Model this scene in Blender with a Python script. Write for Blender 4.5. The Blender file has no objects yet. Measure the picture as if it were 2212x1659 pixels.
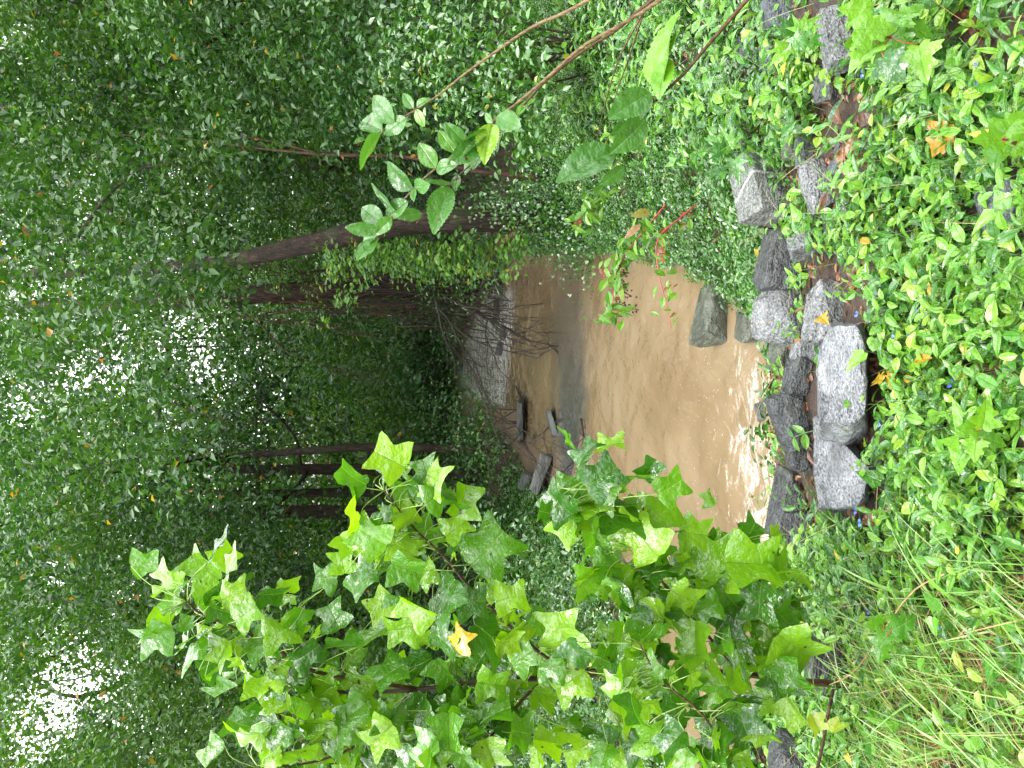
import bpy, bmesh, math, random
import numpy as np
from mathutils import Vector, Matrix, noise as mnoise
from mathutils.geometry import delaunay_2d_cdt

rng = np.random.default_rng(7)
random.seed(7)
SC = bpy.context.scene
COL = SC.collection
R = math.radians

# ------------------------------------------------------------------ camera, sky, sun, exposure
EYE = np.array([0.0, 0.0, 2.9])
PITCH = R(8.5)
FPX = 1663.0                       # focal length in units where the long side is 2212
FWD = np.array([0, math.cos(PITCH), -math.sin(PITCH)])
DWN = np.array([0, -math.sin(PITCH), -math.cos(PITCH)])
RGT = np.array([1.0, 0, 0])
cam_d = bpy.data.cameras.new("camera")
cam_d.sensor_width = 36.0
cam_d.lens = 36.0 * FPX / 2212.0
cam_d.clip_start = 0.05
cam_d.clip_end = 1000
cam = bpy.data.objects.new("camera", cam_d)
COL.objects.link(cam)
cam.matrix_world = Matrix(((DWN[0], RGT[0], -FWD[0], EYE[0]), (DWN[1], RGT[1], -FWD[1], EYE[1]),
                           (DWN[2], RGT[2], -FWD[2], EYE[2]), (0, 0, 0, 1)))
SC.camera = cam

SUN_EL, SUN_AZ = 62.0, 205.0       # high, behind the camera
world = bpy.data.worlds.new("World")
SC.world = world
world.use_nodes = True
wn = world.node_tree.nodes
wl = world.node_tree.links
bg = wn["Background"]
sky = wn.new("ShaderNodeTexSky")
sky.sky_type = 'NISHITA'
sky.sun_disc = False
sky.sun_elevation = R(SUN_EL)
sky.sun_rotation = R(SUN_AZ)
sky.air_density = 1.0
sky.dust_density = 4.0
hs = wn.new("ShaderNodeHueSaturation")
hs.inputs['Saturation'].default_value = 0.22
wl.new(sky.outputs[0], hs.inputs['Color'])
# cloud cover: an even white overcast, about three times brighter overhead than at the horizon
tc_ = wn.new("ShaderNodeTexCoord"); sx_ = wn.new("ShaderNodeSeparateXYZ"); wl.new(tc_.outputs['Generated'], sx_.inputs[0])
mr_ = wn.new("ShaderNodeMapRange"); wl.new(sx_.outputs[2], mr_.inputs[0])
mr_.inputs[1].default_value = 0.0; mr_.inputs[2].default_value = 1.0; mr_.inputs[3].default_value = 3.6; mr_.inputs[4].default_value = 10.0
cm_ = wn.new("ShaderNodeCombineColor")
for q_, k_ in ((0, 1.0), (1, 1.0), (2, 1.01)):
    mm_ = wn.new("ShaderNodeMath"); mm_.operation = 'MULTIPLY'; mm_.inputs[1].default_value = k_
    wl.new(mr_.outputs[0], mm_.inputs[0]); wl.new(mm_.outputs[0], cm_.inputs[q_])
mx_ = wn.new("ShaderNodeMix"); mx_.data_type = 'RGBA'; mx_.inputs[0].default_value = 0.78
wl.new(hs.outputs[0], mx_.inputs[6]); wl.new(cm_.outputs[0], mx_.inputs[7])
wl.new(mx_.outputs[2], bg.inputs['Color'])
bg.inputs['Strength'].default_value = 0.15
sd_ = bpy.data.lights.new("sun", 'SUN')
sd_.energy = 0.8
sd_.angle = R(40)
sd_.color = (1.0, 0.97, 0.92)
sun = bpy.data.objects.new("sun", sd_)
COL.objects.link(sun)
az, el = R(SUN_AZ), R(SUN_EL)
sdir = Vector((math.sin(az) * math.cos(el), math.cos(az) * math.cos(el), math.sin(el)))
sun.rotation_euler = sdir.to_track_quat('Z', 'Y').to_euler()
sun.location = (0, -10, 30)
SC.view_settings.view_transform = 'Standard'
SC.view_settings.look = 'None'
SC.view_settings.exposure = 2.3
SC.view_settings.gamma = 1.0
SC.cycles.max_bounces = 6
SC.cycles.diffuse_bounces = 2
SC.cycles.glossy_bounces = 2
SC.cycles.transmission_bounces = 3

# ------------------------------------------------------------------ small tools
def ray(X, Y):
    r = (829.5 - Y) / FPX
    d = (X - 1106.0) / FPX
    return FWD + r * RGT + d * DWN

def P(X, Y, t):
    return EYE + t * ray(X, Y)

def onz(X, Y, z):
    v = ray(X, Y)
    return EYE + v * ((z - EYE[2]) / v[2])

def proj(p):
    q = np.atleast_2d(p) - EYE
    t = q @ FWD
    return 1106 + FPX * (q @ DWN) / t, 829.5 - FPX * (q @ RGT) / t, t

def norm(a):
    return a / (np.linalg.norm(a, axis=-1, keepdims=True) + 1e-9)

def vnoise(x, y, seed=0):
    """smooth value noise on arrays"""
    xi = np.floor(x).astype(np.int64); yi = np.floor(y).astype(np.int64)
    xf = x - xi; yf = y - yi
    def h(a, b):
        n = (a * 374761393 + b * 668265263 + seed * 1442695041) & 0x7fffffff
        n = ((n ^ (n >> 13)) * 1274126177) & 0x7fffffff
        return ((n ^ (n >> 16)) & 0xffff) / 65535.0
    u = xf * xf * (3 - 2 * xf); v = yf * yf * (3 - 2 * yf)
    return (h(xi, yi) * (1 - u) + h(xi + 1, yi) * u) * (1 - v) + (h(xi, yi + 1) * (1 - u) + h(xi + 1, yi + 1) * u) * v

def fbm(x, y, seed=0, o=3):
    s = 0; a = 0.5; f = 1.0
    for k in range(o):
        s = s + a * vnoise(x * f, y * f, seed + k * 17); a *= 0.5; f *= 2.03
    return s

def tag(o, label=None, cat=None, group=None, kind=None):
    if label: o["label"] = label
    if cat: o["category"] = cat
    if group: o["group"] = group
    if kind: o["kind"] = kind
    return o

def thing(name, loc, label, cat, group=None):
    o = bpy.data.objects.new(name, None)
    o.empty_display_size = 0.05
    COL.objects.link(o)
    o.location = loc
    return tag(o, label, cat, group)

class MB:
    """collects triangles, links them as ONE mesh object"""
    def __init__(s):
        s.v = []; s.f = []; s.a = []; s.m = []; s.n = 0
    def add(s, v, f, a=None, m=0):
        v = np.asarray(v, float).reshape(-1, 3); f = np.asarray(f, np.int64).reshape(-1, 3)
        s.v.append(v); s.f.append(f + s.n); s.n += len(v)
        s.a.append(np.zeros((len(v), 3)) if a is None else a)
        s.m.append(np.full(len(f), m, np.int32))
    def build(s, name, mats, parent=None, smooth=True):
        if not s.v:
            return None
        v = np.concatenate(s.v); f = np.concatenate(s.f); a = np.concatenate(s.a); mi = np.concatenate(s.m)
        me = bpy.data.meshes.new(name)
        me.vertices.add(len(v)); me.loops.add(len(f) * 3); me.polygons.add(len(f))
        off = np.zeros(3)
        if parent is not None:
            off = np.array(parent_loc(parent))
        me.vertices.foreach_set("co", (v - off).astype(np.float32).ravel())
        me.loops.foreach_set("vertex_index", f.astype(np.int32).ravel())
        me.polygons.foreach_set("loop_start", (np.arange(len(f)) * 3).astype(np.int32))
        me.polygons.foreach_set("material_index", mi)
        me.polygons.foreach_set("use_smooth", np.full(len(f), smooth))
        at = me.attributes.new("luv", 'FLOAT_VECTOR', 'POINT')
        at.data.foreach_set("vector", a.astype(np.float32).ravel())
        me.update(calc_edges=True)
        for m in (mats if isinstance(mats, (list, tuple)) else [mats]):
            me.materials.append(m)
        o = bpy.data.objects.new(name, me)
        COL.objects.link(o)
        if parent is not None:
            o.parent = parent
        return o

def parent_loc(o):
    p = Vector((0, 0, 0))
    while o is not None:
        p = p + Vector(o.location); o = o.parent
    return p

def tube(mb, pts, rad, n=6, m=0, wob=0.0):
    pts = np.asarray(pts, float); k = len(pts)
    rad = np.broadcast_to(np.asarray(rad, float), (k,)) if np.ndim(rad) == 0 or len(np.atleast_1d(rad)) == k else np.interp(np.linspace(0, 1, k), np.linspace(0, 1, len(rad)), rad)
    t = norm(np.gradient(pts, axis=0))
    ref = np.array([0.31, 0.87, 0.38])
    a = norm(np.cross(t, ref)); b = np.cross(t, a)
    th = np.linspace(0, 2 * np.pi, n, endpoint=False)
    rr = rad[:, None] * (1 + wob * (rng.random((k, n)) - 0.5))
    ring = pts[:, None] + rr[..., None] * (np.cos(th)[None, :, None] * a[:, None] + np.sin(th)[None, :, None] * b[:, None])
    v = np.concatenate([ring.reshape(-1, 3), pts[:1], pts[-1:]])
    i = np.arange(k - 1)[:, None] * n; j = np.arange(n)[None]; j2 = (j + 1) % n
    q = np.stack([i + j, i + j2, i + n + j2, i + n + j], -1).reshape(-1, 4)
    f = np.concatenate([q[:, [0, 1, 2]], q[:, [0, 2, 3]]])
    jj = np.arange(n); c0 = k * n; c1 = c0 + 1; l = (k - 1) * n
    caps = np.concatenate([np.stack([np.full(n, c0), (jj + 1) % n, jj], -1), np.stack([np.full(n, c1), l + jj, l + (jj + 1) % n], -1)])
    lat = np.repeat(np.linspace(0, 1, k), n)
    at = np.stack([np.tile(th / 6.283, k), lat, np.full(k * n, rng.random())], -1)
    at = np.concatenate([at, np.zeros((2, 3)) + [0, 0, 0.5]])
    mb.add(v, np.concatenate([f, caps]), at, m)

def smooth_line(pts, n=20):
    """Catmull-Rom through points"""
    p = np.asarray(pts, float)
    if len(p) < 3:
        return p[0] + (p[-1] - p[0]) * np.linspace(0, 1, n)[:, None]
    p = np.concatenate([[2 * p[0] - p[1]], p, [2 * p[-1] - p[-2]]])
    u = np.linspace(0, len(p) - 3 - 1e-6, n); i = u.astype(int); t = (u - i)[:, None]
    a, b, c, d = p[i], p[i + 1], p[i + 2], p[i + 3]
    return 0.5 * (2 * b + (c - a) * t + (2 * a - 5 * b + 4 * c - d) * t ** 2 + (3 * b - a - 3 * c + d) * t ** 3)

# leaf templates: base at origin, tip at +y (length 1), upper side +z
def leaf_tmpl(half, fold=0.25, droop=0.25, grid=0.16, wave=0.03, cup=0.0):
    half = [tuple(h) for h in half]
    vs, fs = [], []
    ys = [h[1] for h in half]
    mid = np.linspace(half[0][1], half[-1][1], max(3, int(1 / grid)))
    poly = list(half) + [(0.0, float(y)) for y in mid[::-1][1:-1]]
    n = len(poly)
    inner = []
    if grid < 0.3:
        xm = max(h[0] for h in half)
        for gx in np.arange(grid * 0.6, xm, grid):
            for gy in np.arange(min(ys), max(ys), grid):
                inner.append((gx, gy))
    pts = [Vector(p) for p in poly + inner]
    ed = [(i, (i + 1) % n) for i in range(n)]
    ov, oe, of, *_ = delaunay_2d_cdt(pts, ed, [list(range(n))], 1, 1e-5)
    v = np.array([(p.x, p.y) for p in ov])
    f = []
    for t in of:
        for k in range(1, len(t) - 1):
            f.append((t[0], t[k], t[k + 1]))
    f = np.array(f)
    V, F = [], []
    for sgn in (1, -1):
        x = v[:, 0] * sgn; y = v[:, 1]
        z = fold * np.abs(x) - droop * y * y + wave * np.sin(y * 11 + sgn) * np.abs(x) * 2 - cup * x * x
        V.append(np.stack([x, y, z], -1)); F.append((f if sgn == 1 else f[:, ::-1]) + (0 if sgn == 1 else len(v)))
    V = np.concatenate(V); F = np.concatenate(F)
    n_ = np.cross(V[F[:, 1]] - V[F[:, 0]], V[F[:, 2]] - V[F[:, 0]])
    fl = n_[:, 2] < 0
    F[fl] = F[fl][:, ::-1]
    return V, F

QUAD = (np.array([[0, 0, 0], [0.27, 0.45, 0.09], [0, 1, -0.12], [-0.27, 0.45, 0.09]], float), np.array([[0, 1, 2], [0, 2, 3]]))
HEX = (np.array([[0, 0, 0], [0.2, 0.25, 0.06], [0.24, 0.58, 0.05], [0, 1, -0.2], [-0.24, 0.58, 0.05], [-0.2, 0.25, 0.06], [0, 0.45, -0.03]], float),
       np.array([[0, 1, 6], [1, 2, 6], [2, 3, 6], [3, 4, 6], [4, 5, 6], [5, 0, 6]]))
def ell(w, n=7, tipy=1.0, pw=1.0):
    t = np.linspace(0, 1, n)
    return [(float(w * np.sin(np.pi * a ** pw) ** 0.85), float(a * tipy)) for a in t]
OVAL = [leaf_tmpl(ell(w, 7, pw=p), fold=fo, droop=dr, grid=0.5, wave=0) for w, p, fo, dr in ((0.24, 0.85, 0.3, 0.25), (0.2, 0.8, 0.2, 0.4), (0.28, 0.9, 0.4, 0.15))]
ROUND = [leaf_tmpl(ell(w, 7, pw=p), fold=fo, droop=dr, grid=0.5, wave=0) for w, p, fo, dr in ((0.38, 0.9, 0.25, 0.3), (0.33, 0.85, 0.35, 0.2))]
LANCE = [leaf_tmpl(ell(0.14, 8, pw=0.75), fold=0.4, droop=d, grid=0.5, wave=0) for d in (0.2, 0.45)]
IVY_H = [(0, 0), (0.16, -0.06), (0.42, 0.16), (0.3, 0.36), (0.26, 0.48), (0.14, 0.75), (0, 1.0)]
IVY = [leaf_tmpl(IVY_H, fold=0.12, droop=0.2, grid=0.5, wave=0), leaf_tmpl([(x * 0.8, y) for x, y in IVY_H], fold=0.3, droop=0.35, grid=0.5, wave=0)]
TUL_H = [(0, 0), (0.12, -0.04), (0.28, -0.01), (0.45, 0.06), (0.59, 0.1), (0.56, 0.2), (0.46, 0.32), (0.36, 0.41), (0.33, 0.48), (0.37, 0.58), (0.44, 0.7),
         (0.5, 0.86), (0.42, 0.88), (0.27, 0.84), (0.12, 0.81), (0, 0.79)]
TULIP = [leaf_tmpl([(x * a, y) for x, y in TUL_H], fold=fo, droop=dr, grid=0.13, wave=wv, cup=cu) for a, fo, dr, wv, cu in
         ((1.0, 0.25, 0.18, 0.05, 0.2), (0.92, 0.5, 0.3, 0.08, 0.3), (1.05, 0.12, 0.4, 0.06, 0.5), (0.85, 0.75, 0.15, 0.05, 0.2), (0.95, 0.3, 0.55, 0.1, 0.0))]
def serr():
    o = []
    n = 30
    for k in range(n + 1):
        a = k / n
        w = 0.29 * math.sin(math.pi * a ** 0.85) ** 0.8 if 0 < a < 1 else 0
        o.append((w * (1.0 + (0.07 if k % 2 else -0.04)), a + (0.012 if k % 2 else 0)))
    o[0] = (0, 0); o[-1] = (0, 1.0)
    return o
ELM = [leaf_tmpl(serr(), fold=fo, droop=dr, grid=0.12, wave=0.03) for fo, dr in ((0.25, 0.2), (0.45, 0.35), (0.1, 0.1))]
MAP_H = [(0, 0), (0.14, -0.08), (0.28, -0.02), (0.24, 0.06), (0.5, 0.18), (0.62, 0.24), (0.5, 0.3), (0.52, 0.37), (0.33, 0.4), (0.24, 0.44), (0.36, 0.6), (0.34, 0.68), (0.22, 0.68), (0.12, 0.84), (0, 1.0)]
MAPLE = [leaf_tmpl(MAP_H, fold=fo, droop=dr, grid=0.14, wave=0.05) for fo, dr in ((0.12, 0.25), (0.3, 0.4))]
STAR_H = [(0, 0), (0.1, -0.05), (0.34, -0.12), (0.2, 0.08), (0.55, 0.26), (0.22, 0.28), (0.36, 0.74), (0.12, 0.48), (0, 1.0)]
STAR = [leaf_tmpl(STAR_H, fold=0.1, droop=0.3, grid=0.5, wave=0)]

def put(mb, tm, pos, ydir, nrm, size, tint, m=0):
    """scatter a leaf template: pos, tip direction, facing, size, tint"""
    pos = np.atleast_2d(pos); N = len(pos)
    if N == 0: return
    y = norm(np.broadcast_to(ydir, (N, 3))); z = np.broadcast_to(nrm, (N, 3))
    z = norm(z - (z * y).sum(-1, keepdims=True) * y)
    x = np.cross(y, z)
    tv, tf = tm
    s = np.broadcast_to(size, (N,))[:, None, None]
    v = pos[:, None] + s * (tv[None, :, 0:1] * x[:, None] + tv[None, :, 1:2] * y[:, None] + tv[None, :, 2:3] * z[:, None])
    f = tf[None] + (np.arange(N) * len(tv))[:, None, None]
    a = np.empty((N, len(tv), 3))
    a[:, :, 0] = tv[None, :, 0]; a[:, :, 1] = tv[None, :, 1]; a[:, :, 2] = np.broadcast_to(tint, (N,))[:, None]
    mb.add(v.reshape(-1, 3), f.reshape(-1, 3), a.reshape(-1, 3), m)

def rdir(N, up=0.0):
    v = rng.normal(size=(N, 3)); v[:, 2] += up
    return norm(v)

# ------------------------------------------------------------------ materials
def new_mat(name):
    m = bpy.data.materials.new(name)
    m.use_nodes = True
    nt = m.node_tree
    b = nt.nodes["Principled BSDF"]
    return m, nt, b
def N_(nt, t, **kw):
    n = nt.nodes.new(t)
    for k, v in kw.items():
        setattr(n, k, v)
    return n
def math_(nt, op, a, b=None, c=None, clamp=False):
    n = N_(nt, "ShaderNodeMath", operation=op); n.use_clamp = clamp
    for i, x in enumerate((a, b, c)):
        if x is None: continue
        if isinstance(x, (int, float)): n.inputs[i].default_value = x
        else: nt.links.new(x, n.inputs[i])
    return n.outputs[0]
def ramp(nt, fac, stops, interp='LINEAR'):
    n = N_(nt, "ShaderNodeValToRGB"); n.color_ramp.interpolation = interp
    e = n.color_ramp.elements
    while len(e) < len(stops): e.new(0.5)
    for el_, (p, c) in zip(e, stops):
        el_.position = p; el_.color = (*c, 1) if len(c) == 3 else c
    if fac is not None: nt.links.new(fac, n.inputs[0])
    return n.outputs[0]
def mixc(nt, fac, a, b, mode='MIX'):
    n = N_(nt, "ShaderNodeMix", data_type='RGBA', blend_type=mode)
    for s, x in ((0, fac), (6, a), (7, b)):
        if isinstance(x, (int, float)): n.inputs[s].default_value = x
        elif isinstance(x, tuple): n.inputs[s].default_value = (*x, 1)
        else: nt.links.new(x, n.inputs[s])
    return n.outputs[2]
def tex(nt, scale, detail=3, rough=0.55, vec=None, kind="ShaderNodeTexNoise", dist=0.0):
    n = N_(nt, kind)
    n.inputs['Scale'].default_value = scale
    if kind == "ShaderNodeTexNoise":
        n.inputs['Detail'].default_value = detail; n.inputs['Roughness'].default_value = rough; n.inputs['Distortion'].default_value = dist
    if vec is not None: nt.links.new(vec, n.inputs['Vector'])
    return n
def geo_pos(nt):
    return N_(nt, "ShaderNodeNewGeometry").outputs['Position']

def leaf_mat(name, stops, rough=0.28, trans=0.3, veins=True, nveins=7, vein_col=(0.16, 0.26, 0.06), wet=0.5, vang=0.9, tcol=1.7, spec=0.28, coat=0.5):
    m, nt, b = new_mat(name)
    L = nt.links
    at = N_(nt, "ShaderNodeAttribute", attribute_name="luv")
    sp = N_(nt, "ShaderNodeSeparateXYZ"); L.new(at.outputs['Vector'], sp.inputs[0])
    x, y, t = sp.outputs
    col = ramp(nt, t, [(p_, (c_[0] * 0.8, c_[1] * 1.0, c_[2] * 0.55) if c_[1] > c_[0] * 1.3 else c_) for p_, c_ in stops])
    pos = geo_pos(nt)
    if veins:
        ax = math_(nt, 'ABSOLUTE', x)
        mid = math_(nt, 'SUBTRACT', 1.0, math_(nt, 'DIVIDE', ax, 0.022), clamp=True)
        u = math_(nt, 'SUBTRACT', y, math_(nt, 'MULTIPLY', ax, vang))
        fr = math_(nt, 'FRACT', math_(nt, 'MULTIPLY', u, nveins))
        pk = math_(nt, 'SUBTRACT', 1.0, math_(nt, 'MULTIPLY', math_(nt, 'ABSOLUTE', math_(nt, 'SUBTRACT', fr, 0.5)), 9.0), clamp=True)
        vm = math_(nt, 'MAXIMUM', mid, math_(nt, 'MULTIPLY', pk, 0.22))
        n1 = tex(nt, 30, 2, vec=pos)
        col = mixc(nt, math_(nt, 'MULTIPLY', vm, 0.5), col, vein_col)
        col = mixc(nt, math_(nt, 'MULTIPLY', math_(nt, 'SUBTRACT', n1.outputs[0], 0.35, clamp=True), 0.5), col, (0.02, 0.06, 0.01), 'MIX')
        sp3 = tex(nt, 38, 1, 0.5, vec=pos)
        col = mixc(nt, ramp_f(nt, sp3.outputs[0], 0.735, 0.76), col, (0.05, 0.025, 0.01))
        bp = N_(nt, "ShaderNodeBump"); bp.inputs['Strength'].default_value = 0.8; bp.inputs['Distance'].default_value = 0.006
        n2 = tex(nt, 45, 2, vec=pos)
        hgt = math_(nt, 'ADD', math_(nt, 'MULTIPLY', vm, -0.2), math_(nt, 'MULTIPLY', n2.outputs[0], 1.5))
        L.new(hgt, bp.inputs['Height']); L.new(bp.outputs[0], b.inputs['Normal'])
        n3 = tex(nt, 22, 3, vec=pos)
        rr = math_(nt, 'ADD', rough * (1 - wet), math_(nt, 'MULTIPLY', ramp_f(nt, n3.outputs[0], 0.4, 0.62), rough * 1.3 * wet))
        L.new(rr, b.inputs['Roughness'])
    else:
        b.inputs['Roughness'].default_value = rough
    L.new(col, b.inputs['Base Color'])
    b.inputs['Specular IOR Level'].default_value = spec
    if veins:
        wt = tex(nt, 26, 4, 0.65, vec=pos, dist=0.6)
        L.new(math_(nt, 'MULTIPLY', ramp_f(nt, wt.outputs[0], 0.42, 0.6), coat * 1.7), b.inputs['Coat Weight'])
        L.new(bp.outputs[0], b.inputs['Coat Normal'])
    b.inputs['Coat Weight'].default_value = coat; b.inputs['Coat Roughness'].default_value = 0.09; b.inputs['Coat IOR'].default_value = 1.6
    if trans > 0:
        tr = N_(nt, "ShaderNodeBsdfTranslucent")
        tc = mixc(nt, 1.0, col, (tcol, tcol * 1.0, 0.5), 'MULTIPLY')
        L.new(tc, tr.inputs[0])
        mx = N_(nt, "ShaderNodeMixShader"); mx.inputs[0].default_value = trans
        L.new(b.outputs[0], mx.inputs[1]); L.new(tr.outputs[0], mx.inputs[2])
        L.new(mx.outputs[0], nt.nodes["Material Output"].inputs['Surface'])
    return m
def ramp_f(nt, fac, a, b):
    n = N_(nt, "ShaderNodeMapRange"); n.clamp = True
    n.inputs[1].default_value = a; n.inputs[2].default_value = b
    nt.links.new(fac, n.inputs[0])
    return n.outputs[0]

def bark_mat(name, c1, c2, scale=1.0, rough=0.6, moss=0.0, ridg=0.03):
    m, nt, b = new_mat(name)
    L = nt.links
    pos = geo_pos(nt)
    mp = N_(nt, "ShaderNodeMapping"); mp.inputs['Scale'].default_value = (scale * 22, scale * 22, scale * 2.6)
    L.new(pos, mp.inputs[0])
    n = tex(nt, 1.0, 5, 0.65, vec=mp.outputs[0], dist=0.6)
    n2 = tex(nt, 3 * scale, 3, vec=pos)
    col = ramp(nt, n.outputs[0], [(0.32, tuple(x * 0.35 for x in c1)), (0.5, c1), (0.68, c2)])
    if moss > 0:
        col = mixc(nt, math_(nt, 'MULTIPLY', ramp_f(nt, n2.outputs[0], 0.5, 0.7), moss), col, (0.05, 0.075, 0.03))
    L.new(col, b.inputs['Base Color'])
    b.inputs['Roughness'].default_value = rough; b.inputs['Specular IOR Level'].default_value = 0.25
    bp = N_(nt, "ShaderNodeBump"); bp.inputs['Strength'].default_value = 1.0; bp.inputs['Distance'].default_value = ridg * 2.2
    L.new(n.outputs[0], bp.inputs['Height']); L.new(bp.outputs[0], b.inputs['Normal'])
    return m

def plain_mat(name, col, rough=0.5, var=0.3, scale=30, spec=0.5):
    m, nt, b = new_mat(name)
    n = tex(nt, scale, 3, vec=geo_pos(nt))
    c = ramp(nt, n.outputs[0], [(0.3, tuple(x * (1 - var) for x in col)), (0.7, tuple(min(1, x * (1 + var)) for x in col))])
    nt.links.new(c, b.inputs['Base Color'])
    b.inputs['Roughness'].default_value = rough
    b.inputs['Specular IOR Level'].default_value = spec
    return m

def rock_mat(name, dark, light, band=0.5, streak=False, speck=1.0, rough=0.33):
    m, nt, b = new_mat(name)
    L = nt.links
    tcn = N_(nt, "ShaderNodeTexCoord")
    oc = tcn.outputs['Object']
    mp = N_(nt, "ShaderNodeMapping"); mp.inputs['Rotation'].default_value = (0.5, 0.3, 0.4); mp.inputs['Scale'].default_value = (5, 5, 26)
    L.new(oc, mp.inputs[0])
    nb = tex(nt, 1.0, 4, 0.6, vec=mp.outputs[0], dist=0.8)
    ns = tex(nt, 85 * speck, 2, 0.7, vec=oc)
    nl = tex(nt, 4.0, 4, 0.6, vec=oc)
    f = math_(nt, 'ADD', math_(nt, 'MULTIPLY', nb.outputs[0], band), math_(nt, 'MULTIPLY', ns.outputs[0], 1.0 - band))
    f = math_(nt, 'ADD', f, math_(nt, 'MULTIPLY', math_(nt, 'SUBTRACT', nl.outputs[0], 0.5), 0.35))
    col = ramp(nt, f, [(0.36, dark), (0.5, tuple((a + c) / 2 for a, c in zip(dark, light))), (0.62, light)])
    col = mixc(nt, math_(nt, 'MULTIPLY', ramp_f(nt, tex(nt, 7, 3, vec=oc).outputs[0], 0.56, 0.7), 0.4), col, (0.07, 0.085, 0.045))
    if streak:
        sp = N_(nt, "ShaderNodeSeparateXYZ"); L.new(oc, sp.inputs[0])
        d = math_(nt, 'ABSOLUTE', math_(nt, 'ADD', math_(nt, 'ADD', sp.outputs[0], math_(nt, 'MULTIPLY', sp.outputs[1], 0.5)), math_(nt, 'MULTIPLY', math_(nt, 'SUBTRACT', nl.outputs[0], 0.5), 0.06)))
        col = mixc(nt, math_(nt, 'SUBTRACT', 1.0, math_(nt, 'MULTIPLY', d, 95.0), clamp=True), col, (0.75, 0.75, 0.72))
    col = mixc(nt, math_(nt, 'MULTIPLY', ramp_f(nt, tex(nt, 3.0, 5, 0.65, vec=oc).outputs[0], 0.5, 0.62), 0.45), col, tuple(x * 1.5 for x in dark))
    L.new(col, b.inputs['Base Color'])
    L.new(math_(nt, 'ADD', rough - 0.1, math_(nt, 'MULTIPLY', ns.outputs[0], 0.25)), b.inputs['Roughness'])
    bp = N_(nt, "ShaderNodeBump"); bp.inputs['Strength'].default_value = 1.0; bp.inputs['Distance'].default_value = 0.03
    h = math_(nt, 'ADD', math_(nt, 'MULTIPLY', nb.outputs[0], 0.8), math_(nt, 'MULTIPLY', ns.outputs[0], 0.5))
    h = math_(nt, 'ADD', h, math_(nt, 'MULTIPLY', tex(nt, 25, 4, vec=oc).outputs[0], 0.9))
    L.new(h, bp.inputs['Height']); L.new(bp.outputs[0], b.inputs['Normal'])
    return m

G = lambda *s: [(p, c) for p, c in s]
M = {}
M['tree'] = leaf_mat('tree_leaves', G((0, (0.02, 0.055, 0.026)), (0.45, (0.035, 0.09, 0.033)), (0.93, (0.075, 0.145, 0.035)), (0.96, (0.11, 0.17, 0.03)), (0.985, (0.4, 0.26, 0.03)), (1, (0.35, 0.13, 0.04))), rough=0.42, trans=0.3, veins=False, coat=0.35)
M['tree_light'] = leaf_mat('tree_leaves_light', G((0, (0.04, 0.1, 0.025)), (0.5, (0.075, 0.16, 0.025)), (0.95, (0.13, 0.21, 0.03)), (1, (0.4, 0.3, 0.04))), rough=0.42, trans=0.4, veins=False, coat=0.3)
M['far'] = leaf_mat('far_leaves', G((0, (0.025, 0.06, 0.025)), (0.6, (0.045, 0.1, 0.035)), (1, (0.09, 0.15, 0.04))), rough=0.5, trans=0.3, veins=False, coat=0.1)
M['tulip'] = leaf_mat('tulip_leaves', G((0, (0.03, 0.105, 0.012)), (0.35, (0.1, 0.235, 0.014)), (0.88, (0.25, 0.38, 0.02)), (0.94, (0.3, 0.36, 0.04)), (0.975, (0.55, 0.36, 0.02)), (1, (0.5, 0.25, 0.02))), rough=0.2, trans=0.42, coat=0.95, nveins=6, vein_col=(0.22, 0.34, 0.08), wet=0.7, tcol=1.6)
M['elm'] = leaf_mat('elm_leaves', G((0, (0.04, 0.11, 0.03)), (0.5, (0.07, 0.17, 0.045)), (0.9, (0.15, 0.28, 0.03)), (1, (0.3, 0.36, 0.03))), rough=0.3, trans=0.3, nveins=13, vein_col=(0.14, 0.26, 0.1), wet=0.5, vang=0.7)
M['cover'] = leaf_mat('cover_leaves', G((0, (0.015, 0.065, 0.02)), (0.4, (0.06, 0.17, 0.03)), (0.9, (0.19, 0.33, 0.045)), (0.96, (0.28, 0.33, 0.04)), (1, (0.5, 0.38, 0.04))), rough=0.24, trans=0.24, coat=0.7, nveins=5, vein_col=(0.13, 0.25, 0.06), wet=0.5)
M['bank'] = leaf_mat('bank_leaves', G((0, (0.02, 0.065, 0.018)), (0.6, (0.045, 0.12, 0.024)), (0.93, (0.1, 0.2, 0.03)), (1, (0.34, 0.33, 0.04))), rough=0.2, trans=0.25, veins=False, coat=0.8)
M['maple'] = leaf_mat('maple_leaves', G((0, (0.05, 0.15, 0.02)), (0.6, (0.12, 0.25, 0.02)), (1, (0.2, 0.34, 0.025))), rough=0.3, trans=0.4, nveins=5)
M['redleaf'] = leaf_mat('pokeweed_leaves', G((0, (0.06, 0.16, 0.02)), (0.6, (0.15, 0.26, 0.03)), (0.75, (0.2, 0.1, 0.035)), (1, (0.17, 0.03, 0.02))), rough=0.3, trans=0.35, nveins=9)
M['dead'] = leaf_mat('dead_leaves', G((0, (0.05, 0.022, 0.012)), (0.5, (0.14, 0.055, 0.025)), (0.8, (0.22, 0.1, 0.05)), (1, (0.27, 0.17, 0.1))), rough=0.3, trans=0.12, nveins=8, vein_col=(0.2, 0.1, 0.05))
M['yellow'] = leaf_mat('yellow_leaves', G((0, (0.3, 0.17, 0.012)), (0.5, (0.34, 0.22, 0.015)), (1, (0.26, 0.09, 0.012))), rough=0.3, trans=0.25, nveins=8, vein_col=(0.35, 0.2, 0.03))
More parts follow.
